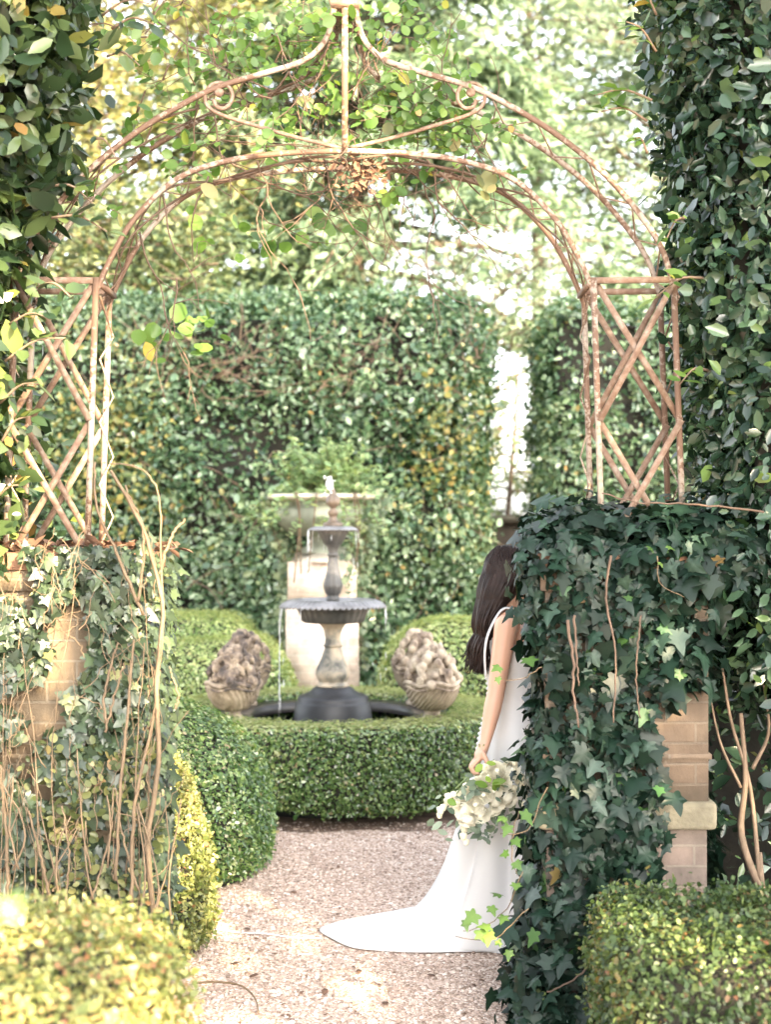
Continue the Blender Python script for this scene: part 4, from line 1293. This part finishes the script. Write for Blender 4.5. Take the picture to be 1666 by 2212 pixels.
# ------------------------------------------------------------------ bride
BX, BY = .54, 6.42
bride = empty("person", (BX, BY, 0), "woman with long dark hair in white gown with train, beside ivy", "person")

def capsule(mb, a, b_, ra, rb, n=14, m_=5):
    a = np.array(a, float); b_ = np.array(b_, float)
    d = (b_ - a); L_ = np.linalg.norm(d); d /= L_
    pts, rs = [], []
    for t_ in np.linspace(-math.pi / 2, -.15, m_): pts.append(a + d * ra * math.sin(t_)); rs.append(max(1e-4, ra * math.cos(t_)))
    for t_ in np.linspace(0, 1, 4): pts.append(a + d * L_ * t_); rs.append(ra + (rb - ra) * t_)
    for t_ in np.linspace(.15, math.pi / 2, m_): pts.append(b_ + d * rb * math.sin(t_)); rs.append(max(1e-4, rb * math.cos(t_)))
    mb.tube(pts, rs, n)


mb = MB()
HX, HZ = BX + .005, 1.585
mb.ball((HX, BY, HZ + .02), (.092, .073, .10), 24, 16)                      # skull
mb.ball((HX + .045, BY, HZ - .045), (.055, .052, .065), 20, 12)            # jaw
mb.ball((HX + .085, BY, HZ - .085), (.02, .022, .018), 12, 8)              # chin
capsule(mb, (HX + .098, BY, HZ + .015), (HX + .115, BY, HZ - .018), .009, .013)   # nose
mb.ball((HX + .098, BY, HZ - .052), (.012, .022, .009), 12, 8)             # lips
for s_ in (-1, 1):
    mb.ball((HX + .0, BY + s_ * .073, HZ), (.018, .010, .03), 10, 8)       # ears
    mb.ball((HX + .086, BY + s_ * .028, HZ + .032), (.012, .022, .007), 10, 8)   # brows
capsule(mb, (HX - .015, BY, HZ - .06), (BX - .03, BY, 1.41), .052, .056)   # neck
capsule(mb, (BX - .02, BY - .12, 1.385), (BX - .02, BY + .12, 1.385), .055, .055)
mb.ball((BX - .005, BY, 1.27), (.105, .15, .15), 24, 16)                    # chest
mb.ball((BX + .01, BY, 1.08), (.095, .125, .16), 24, 16)                    # waist
mb.ball((BX + .01, BY, .92), (.12, .165, .14), 24, 16)                      # hips
for s_ in (-1, 1):
    capsule(mb, (BX + .01, BY + s_ * .085, .90), (BX + .03, BY + s_ * .08, .48), .082, .055)
    capsule(mb, (BX + .03, BY + s_ * .08, .48), (BX + .01, BY + s_ * .075, .10), .052, .034)
    capsule(mb, (BX + .0, BY + s_ * .075, .07), (BX + .15, BY + s_ * .08, .03), .034, .022)
# right arm (toward the camera), hanging and slightly back
SH = np.array([.505, 6.235, 1.375]); EL = np.array([.462, 6.205, 1.105]); WR = np.array([.415, 6.165, .905])
capsule(mb, SH, SH + (EL - SH) * .55, .050, .043); capsule(mb, SH + (EL - SH) * .5, EL, .043, .036)
capsule(mb, EL, EL + (WR - EL) * .35, .037, .038); capsule(mb, EL + (WR - EL) * .35, WR, .038, .0235)
HD = np.array([.388, 6.15, .845])
capsule(mb, WR, HD + np.array([.004, .0, .005]), .023, .026); capsule(mb, WR + np.array([0, .02, -.02]), HD + np.array([0, .03, 0]), .020, .021)
capsule(mb, WR + np.array([0, -.012, -.015]), HD + np.array([0, -.02, 0]), .018, .020)
# fingers of the right hand, closed round the stems
for j, (oy, l1, l2, l3) in enumerate([(-.034, .038, .026, .020), (-.012, .043, .029, .021), (.010, .040, .028, .020), (.030, .032, .023, .018)]):
    k0 = HD + np.array([-.006, oy, -.012])
    k1 = k0 + np.array([-.026, 0, -.026]) * l1 / .036
    k2 = k1 + np.array([.010, 0, -.026]) * l2 / .027
    k3 = k2 + np.array([.021, 0, -.004]) * l3 / .021
    capsule(mb, k0, k1, .0105, .0095, 10, 4); capsule(mb, k1, k2, .0093, .0085, 10, 4); capsule(mb, k2, k3, .0085, .0072, 10, 4)
t0 = HD + np.array([.012, -.034, .016]); t1 = t0 + np.array([.018, -.012, -.034]); t2 = t1 + np.array([-.012, .008, -.026])
capsule(mb, t0, t1, .0125, .0105, 10, 4); capsule(mb, t1, t2, .0103, .0085, 10, 4)
# left arm, bent across the front
SL = np.array([.515, 6.60, 1.375]); ELL = np.array([.56, 6.64, 1.11]); WL = np.array([.74, 6.52, 1.05])
capsule(mb, SL, ELL, .048, .036); capsule(mb, ELL, WL, .036, .023)
HL = WL + np.array([.06, -.04, 0])
capsule(mb, WL, HL, .023, .025)
for j in range(4):
    k0 = HL + np.array([.01, -.03 + .02 * j, .0]); k1 = k0 + np.array([.03, -.012, -.012]); k2 = k1 + np.array([.012, -.008, -.022])
    capsule(mb, k0, k1, .0095, .0088, 10, 4); capsule(mb, k1, k2, .0086, .0074, 10, 4)
capsule(mb, HL + np.array([0, 0, .02]), HL + np.array([.035, .0, .03]), .011, .009, 10, 4)
body = mb.build("body", M['skin'], bride)
rm = body.modifiers.new("remesh", 'REMESH'); rm.mode = 'VOXEL'; rm.voxel_size = .0045
sm = body.modifiers.new("smooth", 'SMOOTH'); sm.factor = .5; sm.iterations = 6
bpy.context.view_layer.update()
bake(body); body.data.polygons.foreach_set("use_smooth", np.ones(len(body.data.polygons), dtype=bool))
for s_ in (-1, 1):
    mb = MB(); mb.ball((HX + .088, BY + s_ * .028, HZ + .017), (.009, .011, .007), 12, 8); mb.build("eye", M['eye'], bride, True)
mb = MB(); q = [(HD + np.array([-.022, .010 + .011 * math.cos(a), -.028 + .011 * math.sin(a)])) for a in np.linspace(0, 2 * math.pi, 20)]; mb.tube(q, .0016, 6); mb.build("ring", M['gold'], bride, True)

# gown: bodice and skirt are one cloth
NT = 120
th = np.linspace(0, 2 * math.pi, NT + 1)[:-1]
rings = []
#        z    cx        rx    ry
for z, cx_, rx_, ry_ in [(1.335, BX - .012, .108, .135), (1.30, BX - .008, .116, .152), (1.25, BX + .002, .122, .160), (1.19, BX + .004, .115, .150), (1.12, BX + .008, .103, .138), (1.05, BX + .010, .103, .138), (.98, BX + .008, .118, .158), (.90, BX + .004, .134, .178)]:
    zz = np.full(NT, z)
    if z > 1.32: zz = z + .02 * np.abs(np.cos(th)) ** 2 - .05 * np.exp(-((np.abs(np.sin(th)) - 1) / .25) ** 2)
    rings.append(np.column_stack([cx_ + rx_ * np.cos(th), BY + ry_ * np.sin(th), zz]))
ctrl = [(180, -.318, 6.60), (200, -.150, 6.30), (222, .13, 6.245), (245, .43, 6.27), (262, .53, 6.20), (285, .66, 6.18), (312, .78, 6.25), (340, .84, 6.38), (360 + 15, .84, 6.55), (360 + 50, .68, 6.85), (360 + 85, .44, 6.98), (360 + 120, .18, 7.02), (360 + 145, -.05, 6.86), (360 + 163, -.22, 6.74)]
ca = np.array([c[0] for c in ctrl], float); cxv = np.array([c[1] for c in ctrl]); cyv = np.array([c[2] for c in ctrl])
dt = np.degrees(th)
dd = np.where(dt < 180, dt + 360, dt)
def per(v):
    A_ = np.concatenate([ca - 360, ca, ca + 360]); V_ = np.tile(v, 3)
    r_ = np.interp(dd, A_, V_)
    for _ in range(3): r_ = .25 * np.roll(r_, 1) + .5 * r_ + .25 * np.roll(r_, -1)
    return r_
fx, fy = per(cxv), per(cyv)
hip = rings[-1]
dx, dy = fx - hip[:, 0], fy - hip[:, 1]
Ld = np.hypot(dx, dy)
pw = 1 + 3.1 * np.clip((Ld - .16) / .5, 0, 1)
for t_ in np.linspace(0, 1, 44)[1:]:
    s_ = 1 - (1 - t_) ** 2.6
    u = 1 - (1 - s_) ** (1 / pw)
    zz = .90 * (1 - s_)
    foldz = .012 * np.sin(th * 9 + 4 * u) * u * (1 - .4 * u) + .010 * np.sin(th * 17 + 1) * u * u
    rr_ = 1 + .03 * np.sin(th * 7 + .6) * np.clip(s_ * 1.5, 0, 1) * (1 - u)
    zz = zz + .05 * np.exp(-((dt - 193) / 8) ** 2) * u * (1 - u) * 4 - .045 * np.exp(-((dt - 211) / 9) ** 2) * u * (1 - u) * 4 + .028 * np.exp(-((dt - 160) / 9) ** 2) * u * (1 - u) * 4
    zz = np.maximum(zz, .012 + .004 * np.sin(th * 23)) + np.abs(foldz) * np.clip(zz * 8, .25, 1)
    def gs(c, w_): return np.exp(-((dt - c) / w_) ** 2)
    rad_off = (.070 * gs(206, 10) - .075 * gs(226, 9) + .050 * gs(244, 8) - .045 * gs(259, 7) + .03 * gs(275, 7)) * np.clip(s_ * 1.7, 0, 1) * (1 - s_) ** .35
    if t_ == 1: zz = np.full(NT, .006)
    rings.append(np.column_stack([hip[:, 0] + dx * u * rr_ + rad_off * np.cos(th), hip[:, 1] + dy * u * rr_ + rad_off * np.sin(th), zz]))
V = np.vstack(rings)
F = []
for i in range(len(rings) - 1):
    for k in range(NT):
        k2 = (k + 1) % NT
        F.append((i * NT + k, (i + 1) * NT + k, (i + 1) * NT + k2, i * NT + k2))
me = np_mesh("gown", V, [np.array(F)])
gown = link("gown", me, M['dress'], bride, True)
so = gown.modifiers.new("thick", 'SOLIDIFY'); so.thickness = .004; so.offset = 1
ss = gown.modifiers.new("sub", 'SUBSURF'); ss.levels = 1; ss.render_levels = 1
for s_ in (-1, 1):
    mb = MB()
    yy = BY + s_ * .150
    q = spline([(BX - .118, yy * .45 + (BY + s_ * .135) * .55, 1.16), (BX - .122, yy, 1.26), (BX - .108, yy + s_ * .004, 1.34), (BX - .066, yy - s_ * .018, 1.420), (BX - .03, yy - s_ * .03, 1.447), (BX + .02, yy - s_ * .03, 1.430), (BX + .07, yy - s_ * .03, 1.37), (BX + .105, yy - s_ * .04, 1.30)], 36)
    V = []; m2 = len(q)
    for i, p in enumerate(q):
        for a, c in ((-.034, 0), (.026, 0)):
            V.append((p[0], p[1] + a, p[2] + c))
    mb.add(V, [(2 * i, 2 * i + 1, 2 * i + 3, 2 * i + 2) for i in range(m2 - 1)])
    o = mb.build("shoulder_strap", M['dress'], bride, True)
    so = o.modifiers.new("thick", 'SOLIDIFY'); so.thickness = .006; so.offset = 0
mb = MB()
for k in range(22):     # row of covered buttons down the back
    z = 1.16 - k * .0215
    xb = np.interp(z, [.70, .80, .90, .98, 1.05, 1.12, 1.19], [.375, .392, BX - .132, BX - .112, BX - .095, BX - .097, BX - .113]) - .004
    mb.ball((xb, BY - .02, z), .0075, 8, 6)
mb.build("button_row", M['dress'], bride, True)

# hair
mb = MB()
mb.ball((HX - .018, BY, HZ + .028), (.098, .085, .10), 28, 18)
hull = [(HX - .03, HZ - .02, .085, .082), (HX - .055, HZ - .10, .070, .080), (BX - .088, 1.42, .040, .075), (BX - .106, 1.34, .022, .06), (BX - .118, 1.29, .006, .02)]
V = []
for (x, z, rx_, ry_) in hull:
    for k in range(24):
        a = 2 * math.pi * k / 24
        V.append((x + rx_ * math.cos(a), BY - .01 + ry_ * math.sin(a), z))
mb.add(V, [(i * 24 + k, i * 24 + (k + 1) % 24, (i + 1) * 24 + (k + 1) % 24, (i + 1) * 24 + k) for i in range(len(hull) - 1) for k in range(24)])
for k in range(760):
    a = random.uniform(.9, 2 * math.pi - .9)     # round the back of the head, open at the face
    s_ = random.random() ** .7
    top = np.array([HX - .012, BY, HZ + .125])
    el = random.uniform(.1, 1.2)
    p0 = np.array([HX - .018 + .101 * math.cos(a) * math.cos(el), BY + .088 * math.sin(a) * math.cos(el), HZ + .028 + .103 * math.sin(el)])
    p1 = np.array([HX - .02 + .104 * math.cos(a), BY + .091 * math.sin(a), HZ + .01])
    yb = BY - .01 + .105 * math.sin(a)
    xb = BX - .095 + .052 * math.cos(a)
    wv = random.gauss(0, .008)
    ze = random.uniform(1.16, 1.24)
    p2 = np.array([.5 * p1[0] + .5 * xb - .012, .5 * p1[1] + .5 * yb, 1.48])
    kk = random.uniform(.35, 1)      # some locks lie inside the mass
    xb = BX - .098 + .05 * kk * math.cos(a); yb = BY - .01 + .10 * kk * math.sin(a)
    p3 = np.array([xb - .004 + wv, yb + wv, 1.37]); p4 = np.array([xb - .016 - 1.4 * wv, yb - wv, 1.28]); p5 = np.array([xb - .034 + random.gauss(0, .016), yb + random.gauss(0, .012), ze])
    q = spline([p0, p1, p2, p3, p4, p5], 22)
    mb.tube(q, np.interp(np.linspace(0, 1, 22), [0, .2, .8, 1], [.003, .0052, .005, .0012]), 5)
mb.build("hair", M['hair'], bride, True)

# ------------------------------------------------------------------ bouquet
bq = empty("bouquet", (.40, 6.08, .72), "loose bouquet of cream roses and greenery held low in the hand of the bride", "bouquet")
def rose_mesh():
    mb = MB()
    mb.ball((0, 0, .0), .30, 12, 8)
    for layer, (r_, n_, tilt, z_) in enumerate([(.34, 3, .10, .35), (.46, 4, .16, .30), (.62, 5, .28, .22), (.80, 6, .45, .10), (.96, 6, .72, -.05)]):
        for k in range(n_):
            a0 = 2 * math.pi * k / n_ + layer * .7 + random.uniform(-.1, .1)
            w_ = 2 * math.pi / n_ * .72
            V = []
            nu, nv = 7, 6
            for i in range(nu):
                for j in range(nv):
                    u = (i / (nu - 1) * 2 - 1); v = j / (nv - 1)
                    a = a0 + u * w_ * (.55 + .45 * math.sin(v * 2.2))
                    el = -1.25 + v * (2.1 - tilt)
                    rad_ = r_ * (1 + .10 * (v > .8) * v + .03 * math.sin(5 * u + k)) 
                    hh = rad_ * math.sin(el) * .9 + z_ * .35 - .12 * v * u * u
                    rr_ = rad_ * math.cos(el) ** .8 if math.cos(el) > 0 else 0
                    rr_ = rr_ + tilt * .28 * max(0, v - .7)
                    V.append((rr_ * math.cos(a), rr_ * math.sin(a), hh))
            mb.add(V, [(i * nv + j, (i + 1) * nv + j, (i + 1) * nv + j + 1, i * nv + j + 1) for i in range(nu - 1) for j in range(nv - 1)])
    me = mb.mesh("rose"); me.materials.append(M['petal'])
    me.polygons.foreach_set("use_smooth", np.ones(len(me.polygons), dtype=bool))
    return me


rme = rose_mesh()
def bz(zx, zy, d): return P3((950 + zx / 2.1675) / 1.0804, (1230 + zy / 2.1675) / 1.0804, d)
for zx, zy, r_, d, ax in [(285, 1430, .043, 6.02, (-.5, -.8, -.2)), (370, 1452, .040, 6.02, (.0, -.9, -.4)), (300, 1485, .036, 6.03, (-.3, -.6, -.7)), (330, 1345, .034, 6.03, (-.5, -.8, .2)), (385, 1350, .036, 6.0, (-.1, -1, .1)),
                          (365, 1300, .033, 6.02, (-.3, -.9, .4)), (455, 1230, .037, 6.03, (.0, -.8, .6)), (530, 1225, .037, 6.04, (.4, -.8, .5)), (490, 1290, .033, 6.01, (.3, -1, .2)), (440, 1330, .034, 6.0, (.2, -1, 0)),
                          (525, 1372, .034, 6.03, (.6, -.7, -.2)), (460, 1400, .033, 6.02, (.3, -.8, -.4)), (345, 1400, .034, 6.0, (-.1, -1, -.1)), (410, 1260, .030, 6.03, (0, -.7, .7)), (250, 1400, .026, 6.05, (-.8, -.5, 0)), (440, 1440, .03, 6.05, (.3, -.6, -.7))]:
    o = bpy.data.objects.new("rose", rme); COL.objects.link(o)
    o.parent = bq
    o.location = bz(zx, zy, d) - bq.location
    o.scale = (r_, r_, r_)
    o.rotation_euler = Vector(ax).to_track_quat('Z', 'Y').to_euler()
for zx, zy in [(170, 1430), (165, 1455), (185, 1415), (205, 1385), (210, 1362), (235, 1350), (215, 1405), (560, 1285), (580, 1300), (575, 1260), (500, 1200), (440, 1195), (395, 1215), (540, 1320), (300, 1310), (265, 1345), (545, 1190), (590, 1400), (285, 1560), (300, 1590), (290, 1525)]:
    mb = MB()
    r_ = random.uniform(.010, .015)
    c = bz(zx, zy, 6.05 + random.uniform(-.03, .05)) - bq.location
    mb.ball(c, (r_, r_, r_ * 1.2), 10, 7)
    for k in range(4): mb.ball(c + Vector((math.cos(k * 1.57) * r_ * .5, math.sin(k * 1.57) * r_ * .5, r_ * .4)), r_ * .65, 8, 5)
    me = mb.mesh("bud"); me.materials.append(M['petal_dark']); me.polygons.foreach_set("use_smooth", np.ones(len(me.polygons), dtype=bool))
    o = bpy.data.objects.new("bud", me); COL.objects.link(o); o.parent = bq
GP, GA = [], []
for k in range(150):
    zx, zy = random.gauss(390, 105), 1365 + random.gauss(0, 80)
    zy += (390 - zx) * .35
    GP.append(np.array(bz(zx, zy, 6.07 + random.uniform(-.02, .08)))); GA.append((random.gauss(-.2, .7), random.gauss(-.3, .3), random.gauss(-.2, .7)))
for k in range(18):
    GP.append(np.array(bz(random.gauss(390, 85), 1350 + random.gauss(0, 60), 5.985))); GA.append((random.gauss(-.2, .7), -.3, random.gauss(-.2, .7)))
o = leaves("foliage", np.array(GP), np.tile([0, -1., .3], (168, 1)), LEAF_OVAL, .045, M['euca'], bq, axis=np.array(GA), out=0)
GP = [np.array(bz(a, c, 5.97)) for a, c in [(420, 1290), (430, 1300), (410, 1310), (440, 1285), (400, 1190), (385, 1200), (205, 1375)]]
leaves("bright_leaves", np.array(GP), np.tile([0, -1., .3], (7, 1)), LEAF_ROSE, .045, M['greenery'], bq, out=0)
GP = [np.array(bz(random.gauss(395, 25), random.gauss(1525, 25), 6.03)) for _ in range(26)]
leaves("dark_sprig", np.array(GP), np.tile([0, -1., .3], (26, 1)), LEAF_OVAL, .028, M['euca'], bq, out=0)
mb = MB()
for k in range(12):
    mb.tube(spline([HD + np.array([.015 + random.gauss(0, .006), random.gauss(0, .010), .05]), HD + np.array([.0, random.gauss(0, .008), -.035]), np.array(bz(random.gauss(390, 60), 1350 + random.gauss(0, 50), 6.07))], 10), .0032, 5)
mb.build("stems", plain('green_stem', (.16, .22, .08), .6), bq, True)

# ------------------------------------------------------------------ small things on the path
mb = MB()
q = [P3(a, c, F_PX * 1.8 / (c - 1133)) for a, c in [(455, 2010), (525, 2014), (600, 2021), (690, 2029)]]
q = spline([(p[0], p[1], .006) for p in q], 30); q[:, 2] += .003 * np.sin(np.linspace(0, 14, 30)); q[:, 2] += .002
V = []
for p in q: V += [(p[0], p[1] - .006, p[2]), (p[0], p[1] + .006, p[2] + .001)]
mb.add(V, [(2 * i, 2 * i + 1, 2 * i + 3, 2 * i + 2) for i in range(29)])
o = mb.build("ribbon", M['dress'])
so = o.modifiers.new("thick", 'SOLIDIFY'); so.thickness = .0025; so.offset = 1
tag(o, "narrow white ribbon lying on the gravel left of the train", "ribbon")
mb = MB()
q = []
for (a, c, z) in [(420, 2120, .05), (470, 2118, .06), (520, 2125, .06), (550, 2150, .04), (560, 2185, .01)]:
    d = F_PX * (1.8 - z) / (c - 1133); p = P3(a, c, d); q.append(p)
mb.tube(spline(q, 20), np.linspace(.005, .003, 20), 5)
tag(mb.build("fallen_twig", M['vine'], None, True), "curved tan twig arching over the gravel at the foot of the sunlit shrub", "twig")
mb = MB()
q = []
for (a, c, z) in [(440, 1925, .12), (465, 1912, .15), (490, 1898, .17)]:
    d = 6.3; q.append(P3(a, c, d))
fl = [(1025, 2130, "lone upright dead leaf on the gravel near the ivy skirt"), (505, 2085, "dead leaf by the bright gravel at the sunlit shrub"), (735, 1975, None), (600, 2060, None), (560, 2105, None), (700, 2150, None), (830, 2170, None), (640, 1925, None), (730, 1870, None), (860, 1850, None), (940, 2110, None), (900, 1835, None), (1000, 2190, None), (540, 2010, None), (770, 2100, None), (620, 2190, None)]
for i, (a, c, lb) in enumerate(fl):
    d = F_PX * 1.8 / (c - 1133)
    p = np.array([P3(a, c, d)]); p[0, 2] = .008
    o = leaves("fallen_leaf", p - p, np.array([[0, -.2, 1.]]), LEAF_ROSE, .04 if lb else .03, M['dead_leaf'], None, spread=.25 if i else .9, out=0)
    o.location = p[0]
    so = o.modifiers.new("thick", 'SOLIDIFY'); so.thickness = .0012
    tag(o, lb or "small brown dead leaf lying flat on the gravel path", "leaf", "dead leaves scattered on the gravel")

n = 420
lx, ly = rng.uniform(-.75, .75, n), 5.3 + 3.6 * rng.random(n) ** 1.3
kk = rng.random(n) < np.where(ly > 8.3, 1, .6); lx, ly = lx[kk], ly[kk]; n = len(lx)
o = leaves("dry_litter", np.column_stack([lx, ly, np.full(n, .007)]), np.tile([0, 0, 1.], (n, 1)), LEAF_OVAL, .016, M['dead_leaf'], None, spread=.35, out=0, up=1, sjit=.5)
tag(o, kind="stuff")

# low dark wall in the gap
mb = MB(); mb.box((1.7, 17.0, .91), (2.6, .3, 1.82)); o = mb.build("garden_wall", M['darkwall'])
o2 = tag(o, "low dark garden wall in the gap between the tall hedges, above the hair of the bride", "wall")
mb = MB(); mb.box((1.7, 17.0, 1.86), (2.7, .38, .08)); mb.build("wall_coping", M['coping'], o)


# ------------------------------------------------------------------ trees
def tree(name, label, loc, h, tr, z0, cr, nl, nleaf, ls, mat, style='broad', group=None, seed=1, skip=None, tmpl=LEAF_OVAL, spreadv=.28, prof=None):
    rn = random.Random(seed)
    root = empty(name, (*loc, 0), label, "tree", group)
    mb = MB()
    x0, y0 = loc
    tp = spline([(x0 + rn.gauss(0, .08) * (k > 0), y0 + rn.gauss(0, .08) * (k > 0), h * k / 5) for k in range(6)], 30)
    mb.tube(tp, np.linspace(tr, tr * .12, 30), 10)
    segs = []
    for k in range(nl):
        f = (k + rn.random()) / nl
        z = z0 + (h - z0) * f * .97
        a = k * 2.39996 + rn.uniform(-.4, .4)
        pr_ = (1 - f) ** .75 if style == 'conifer' else math.sin(math.pi * min(1, .15 + .85 * f)) ** .6
        if prof: pr_ = prof(f)
        Ln = cr * pr_ * rn.uniform(.75, 1.1) + .2
        b0 = tp[min(29, int(z / h * 29))]
        b0 = np.array([b0[0], b0[1], z])
        dr = np.array([math.cos(a), math.sin(a), 0])
        if style == 'conifer':
            pts = [b0 + dr * Ln * t_ + np.array([0, 0, Ln * (.10 * t_ - .34 * t_ ** 2)]) for t_ in np.linspace(0, 1, 9)]
        else:
            pts = [b0 + dr * Ln * t_ + np.array([0, 0, Ln * (.75 * t_ - .35 * t_ ** 2)]) for t_ in np.linspace(0, 1, 9)]
        pts = np.array(pts) + rng.normal(size=(9, 3)) * .03 * Ln * np.linspace(0, 1, 9)[:, None]
        mb.tube(pts, np.linspace(tr * .28 * (1.1 - .7 * f), .008, 9), 5)
        segs.append((pts, 1.0))
        for j in range(7):
            i0 = rn.randint(2, 7)
            q0 = pts[i0]
            da = a + rn.choice([-1, 1]) * rn.uniform(.4, 1.2)
            L2_ = Ln * rn.uniform(.2, .5)
            d2 = np.array([math.cos(da), math.sin(da), rn.uniform(-.35, .1) if style == 'conifer' else rn.uniform(-.2, .6)])
            q = np.array([q0 + d2 * L2_ * t_ + np.array([0, 0, -.25 * L2_ * t_ * t_ if style == 'conifer' else 0]) for t_ in np.linspace(0, 1, 6)])
            mb.tube(q, np.linspace(tr * .08, .005, 6), 4)
            segs.append((q, .7))
    mb.build("trunk", M['bark'], root, True)
    lens = np.array([np.linalg.norm(s_[0][-1] - s_[0][0]) for s_ in segs])
    pick = rng.choice(len(segs), nleaf, p=lens / lens.sum())
    tt = rng.random(nleaf) ** .7
    P = np.empty((nleaf, 3)); D = np.empty((nleaf, 3))
    for i, (k, t_) in enumerate(zip(pick, tt)):
        s_ = segs[k][0]
        f = t_ * (len(s_) - 1.001); i0 = int(f)
        P[i] = s_[i0] + (s_[i0 + 1] - s_[i0]) * (f - i0)
        D[i] = s_[-1] - s_[0]
    flat = np.array([spreadv, spreadv, spreadv * (.45 if style == 'conifer' else .9)])
    P += rng.normal(size=P.shape) * flat
    if style == 'conifer': P[:, 2] -= np.abs(rng.normal(size=nleaf)) * .12
    if skip is not None:
        kk = ~skip(P); P, D = P[kk], D[kk]
    ax = unit(D) + np.array([0, 0, -.5 if style == 'conifer' else -.2]) + .5 * rng.normal(size=P.shape)
    leaves("crown", P, np.tile([0, -.5, .8], (len(P), 1)), tmpl, ls, mat, root, axis=ax, out=0, spread=.7, rnd=np.clip(rng.random(len(P)) + .3 * vnoise(P * .9), 0, 1))
    return root


def hole(P):     # the open sky seen between the trees, right of the cedar
    zz = CAM_H + (P[:, 2] - CAM_H) * 22 / P[:, 1]; xx = P[:, 0] * 22 / P[:, 1]
    return (xx > .1) & (xx < 3.1) & (zz > 4.9) & (zz < 6.25) & (rng.random(len(P)) < .85)


G = "trees beyond the tall hedge"
tree("cedar_tree", "cedar with drooping boughs and a dark trunk rising behind the middle of the hedge", (-.45, 22), 14, .26, 5.0, 3.9, 60, 60000, .21, M['cedar'], 'conifer', G, 3, hole, LEAF_NEEDLE, .16)
tree("broadleaf_tree", "golden sunlit tree at the upper left, behind the arch", (-4.2, 21), 12, .22, 3.6, 2.9, 34, 26000, .12, M['tree_gold'], 'broad', G, 5)
tree("broadleaf_tree", "golden tree in the left background behind the hedge, rearmost", (-2.0, 27), 15, .22, 6.5, 3.0, 30, 17000, .15, M['tree_gold'], 'broad', G, 15)
tree("broadleaf_tree", "tall thin pale green tree with sky showing through, upper right", (2.9, 29), 15, .22, 7.6, 3.3, 36, 14000, .17, M['tree_green'], 'broad', G, 9, hole)
tree("broadleaf_tree", "pale green tree behind the top right of the arch, next to the right hedge", (5.0, 25), 11.0, .22, 5.0, 2.5, 34, 17000, .13, M['tree_green'], 'broad', G, 21)
tree("broadleaf_tree", "small dark tree behind the left end of the tall hedge", (-2.9, 16.6), 5.4, .12, 3.0, 1.1, 26, 9000, .09, M['tree_dark'], 'broad', G, 31)
tree("broadleaf_tree", "low airy tree just above the hedge top, below the white patch of sky", (1.2, 19.5), 5.3, .08, 3.4, 1.9, 20, 3600, .09, M['tree_green'], 'broad', G, 33)
tree("conifer_tree", "dark conifer with flat boughs seen in the gap between the tall hedges", (1.62, 18.4), 3.9, .06, 1.3, 1.0, 24, 4200, .12, M['tree_dark'], 'conifer', G, 41, lambda P: ((P[:, 2] > 2.95) & (rng.random(len(P)) < .75)) | (np.abs(P[:, 2] - 2.1) < .12), LEAF_NEEDLE, .09)
# unseen trees added behind the camera, crowns shaped to shade the court
def added_shade_tree(cx_, hw, z0, z1, n, label, seed, gap=None):
    root = empty("broadleaf_tree", (cx_ + 2.31, -3.1, 0), label, "tree")  # out of view, added for the shade it casts
    P = np.column_stack([rng.uniform(cx_ - hw, cx_ + hw, n), rng.normal(.9, .25, n), rng.uniform(z0, z1, n)])
    if gap is not None: P = P[~gap(P)]
    D = 4.0                       # the added trees stand well behind the camera, along the line of the sun
    P = P + D * np.array([.577, -1, .49])
    leaves("crown", P, np.tile([0, -.6, .4], (len(P), 1)), LEAF_OVAL, .17, M['tree_dark'], root, spread=.6, out=0)
    mb = MB(); mb.tube(spline([(cx_ + 2.31, -3.1, 0), (cx_ + 2.4, -3.05, z0 + 2), (cx_ + 2.31, -3.1, z1 * .8 + 2)], 14), np.linspace(.2, .05, 14), 10)
    mb.build("trunk", M['bark'], root, True)


def slit(P):  # holes cut in the crown to shape a sun streak and dapples
    q = P[:, 0] + .577 * (P[:, 1] - .9)
    z = P[:, 2] + .49 * (P[:, 1] - .9)
    yh = (z - .63) / .4896 + .9
    xh = q - .577 * (yh - .9)
    streak = (xh > .58) & (q > 2.48) & (q < 3.02) & (yh > 3.75) & (yh < 5.05)
    return streak | ((z > 2.76) & (q < 2.66)) | ((q > 3.36) & (q < 3.68) & (z > 3.15) & (z < 3.65) & (rng.random(len(P)) < .75))
added_shade_tree(1.4, .8, 1.2, 9.5, 5600, "unseen thin tree added behind the camera for dappled shade", 7, lambda P: ((P[:, 2] < 2) | ((P[:, 2] > 3.3) & (P[:, 2] < 5.0)) | ((P[:, 2] < 5) & (rng.random(len(P)) < .62))))
added_shade_tree(3.68, 1.65, .6, 10.5, 15000, "unseen tree added behind the camera for shade, nearest the path", 1, slit)
added_shade_tree(6.6, 1.6, .6, 11, 14000, "unseen tree added behind the camera for shade, farther right", 2)
added_shade_tree(9.6, 1.6, .6, 11, 12000, "unseen tree added behind the camera for shade, farthest right", 3)
# blurred shoot close to the lens
root = empty("leafy_shoot", (-.46, 1.35, 0), "very blurred pale leafy shoot at the lower left, closest to the viewer", "plant")
mb = MB(); q = spline([(-.46, 1.35, 0), (-.44, 1.35, .8), (-.36, 1.34, 1.42)], 14); mb.tube(q, np.linspace(.006, .002, 14), 5); mb.build("stem", M['vine'], root, True)
n = 12
P = np.array([-.37, 1.35, 1.435]) + rng.normal(size=(n, 3)) * np.array([.022, .03, .022])
leaves("leaf_spray", P, np.tile([0, -.8, .5], (n, 1)), LEAF_OVAL, .024, M['box_pale'], root, out=0, spread=.5)
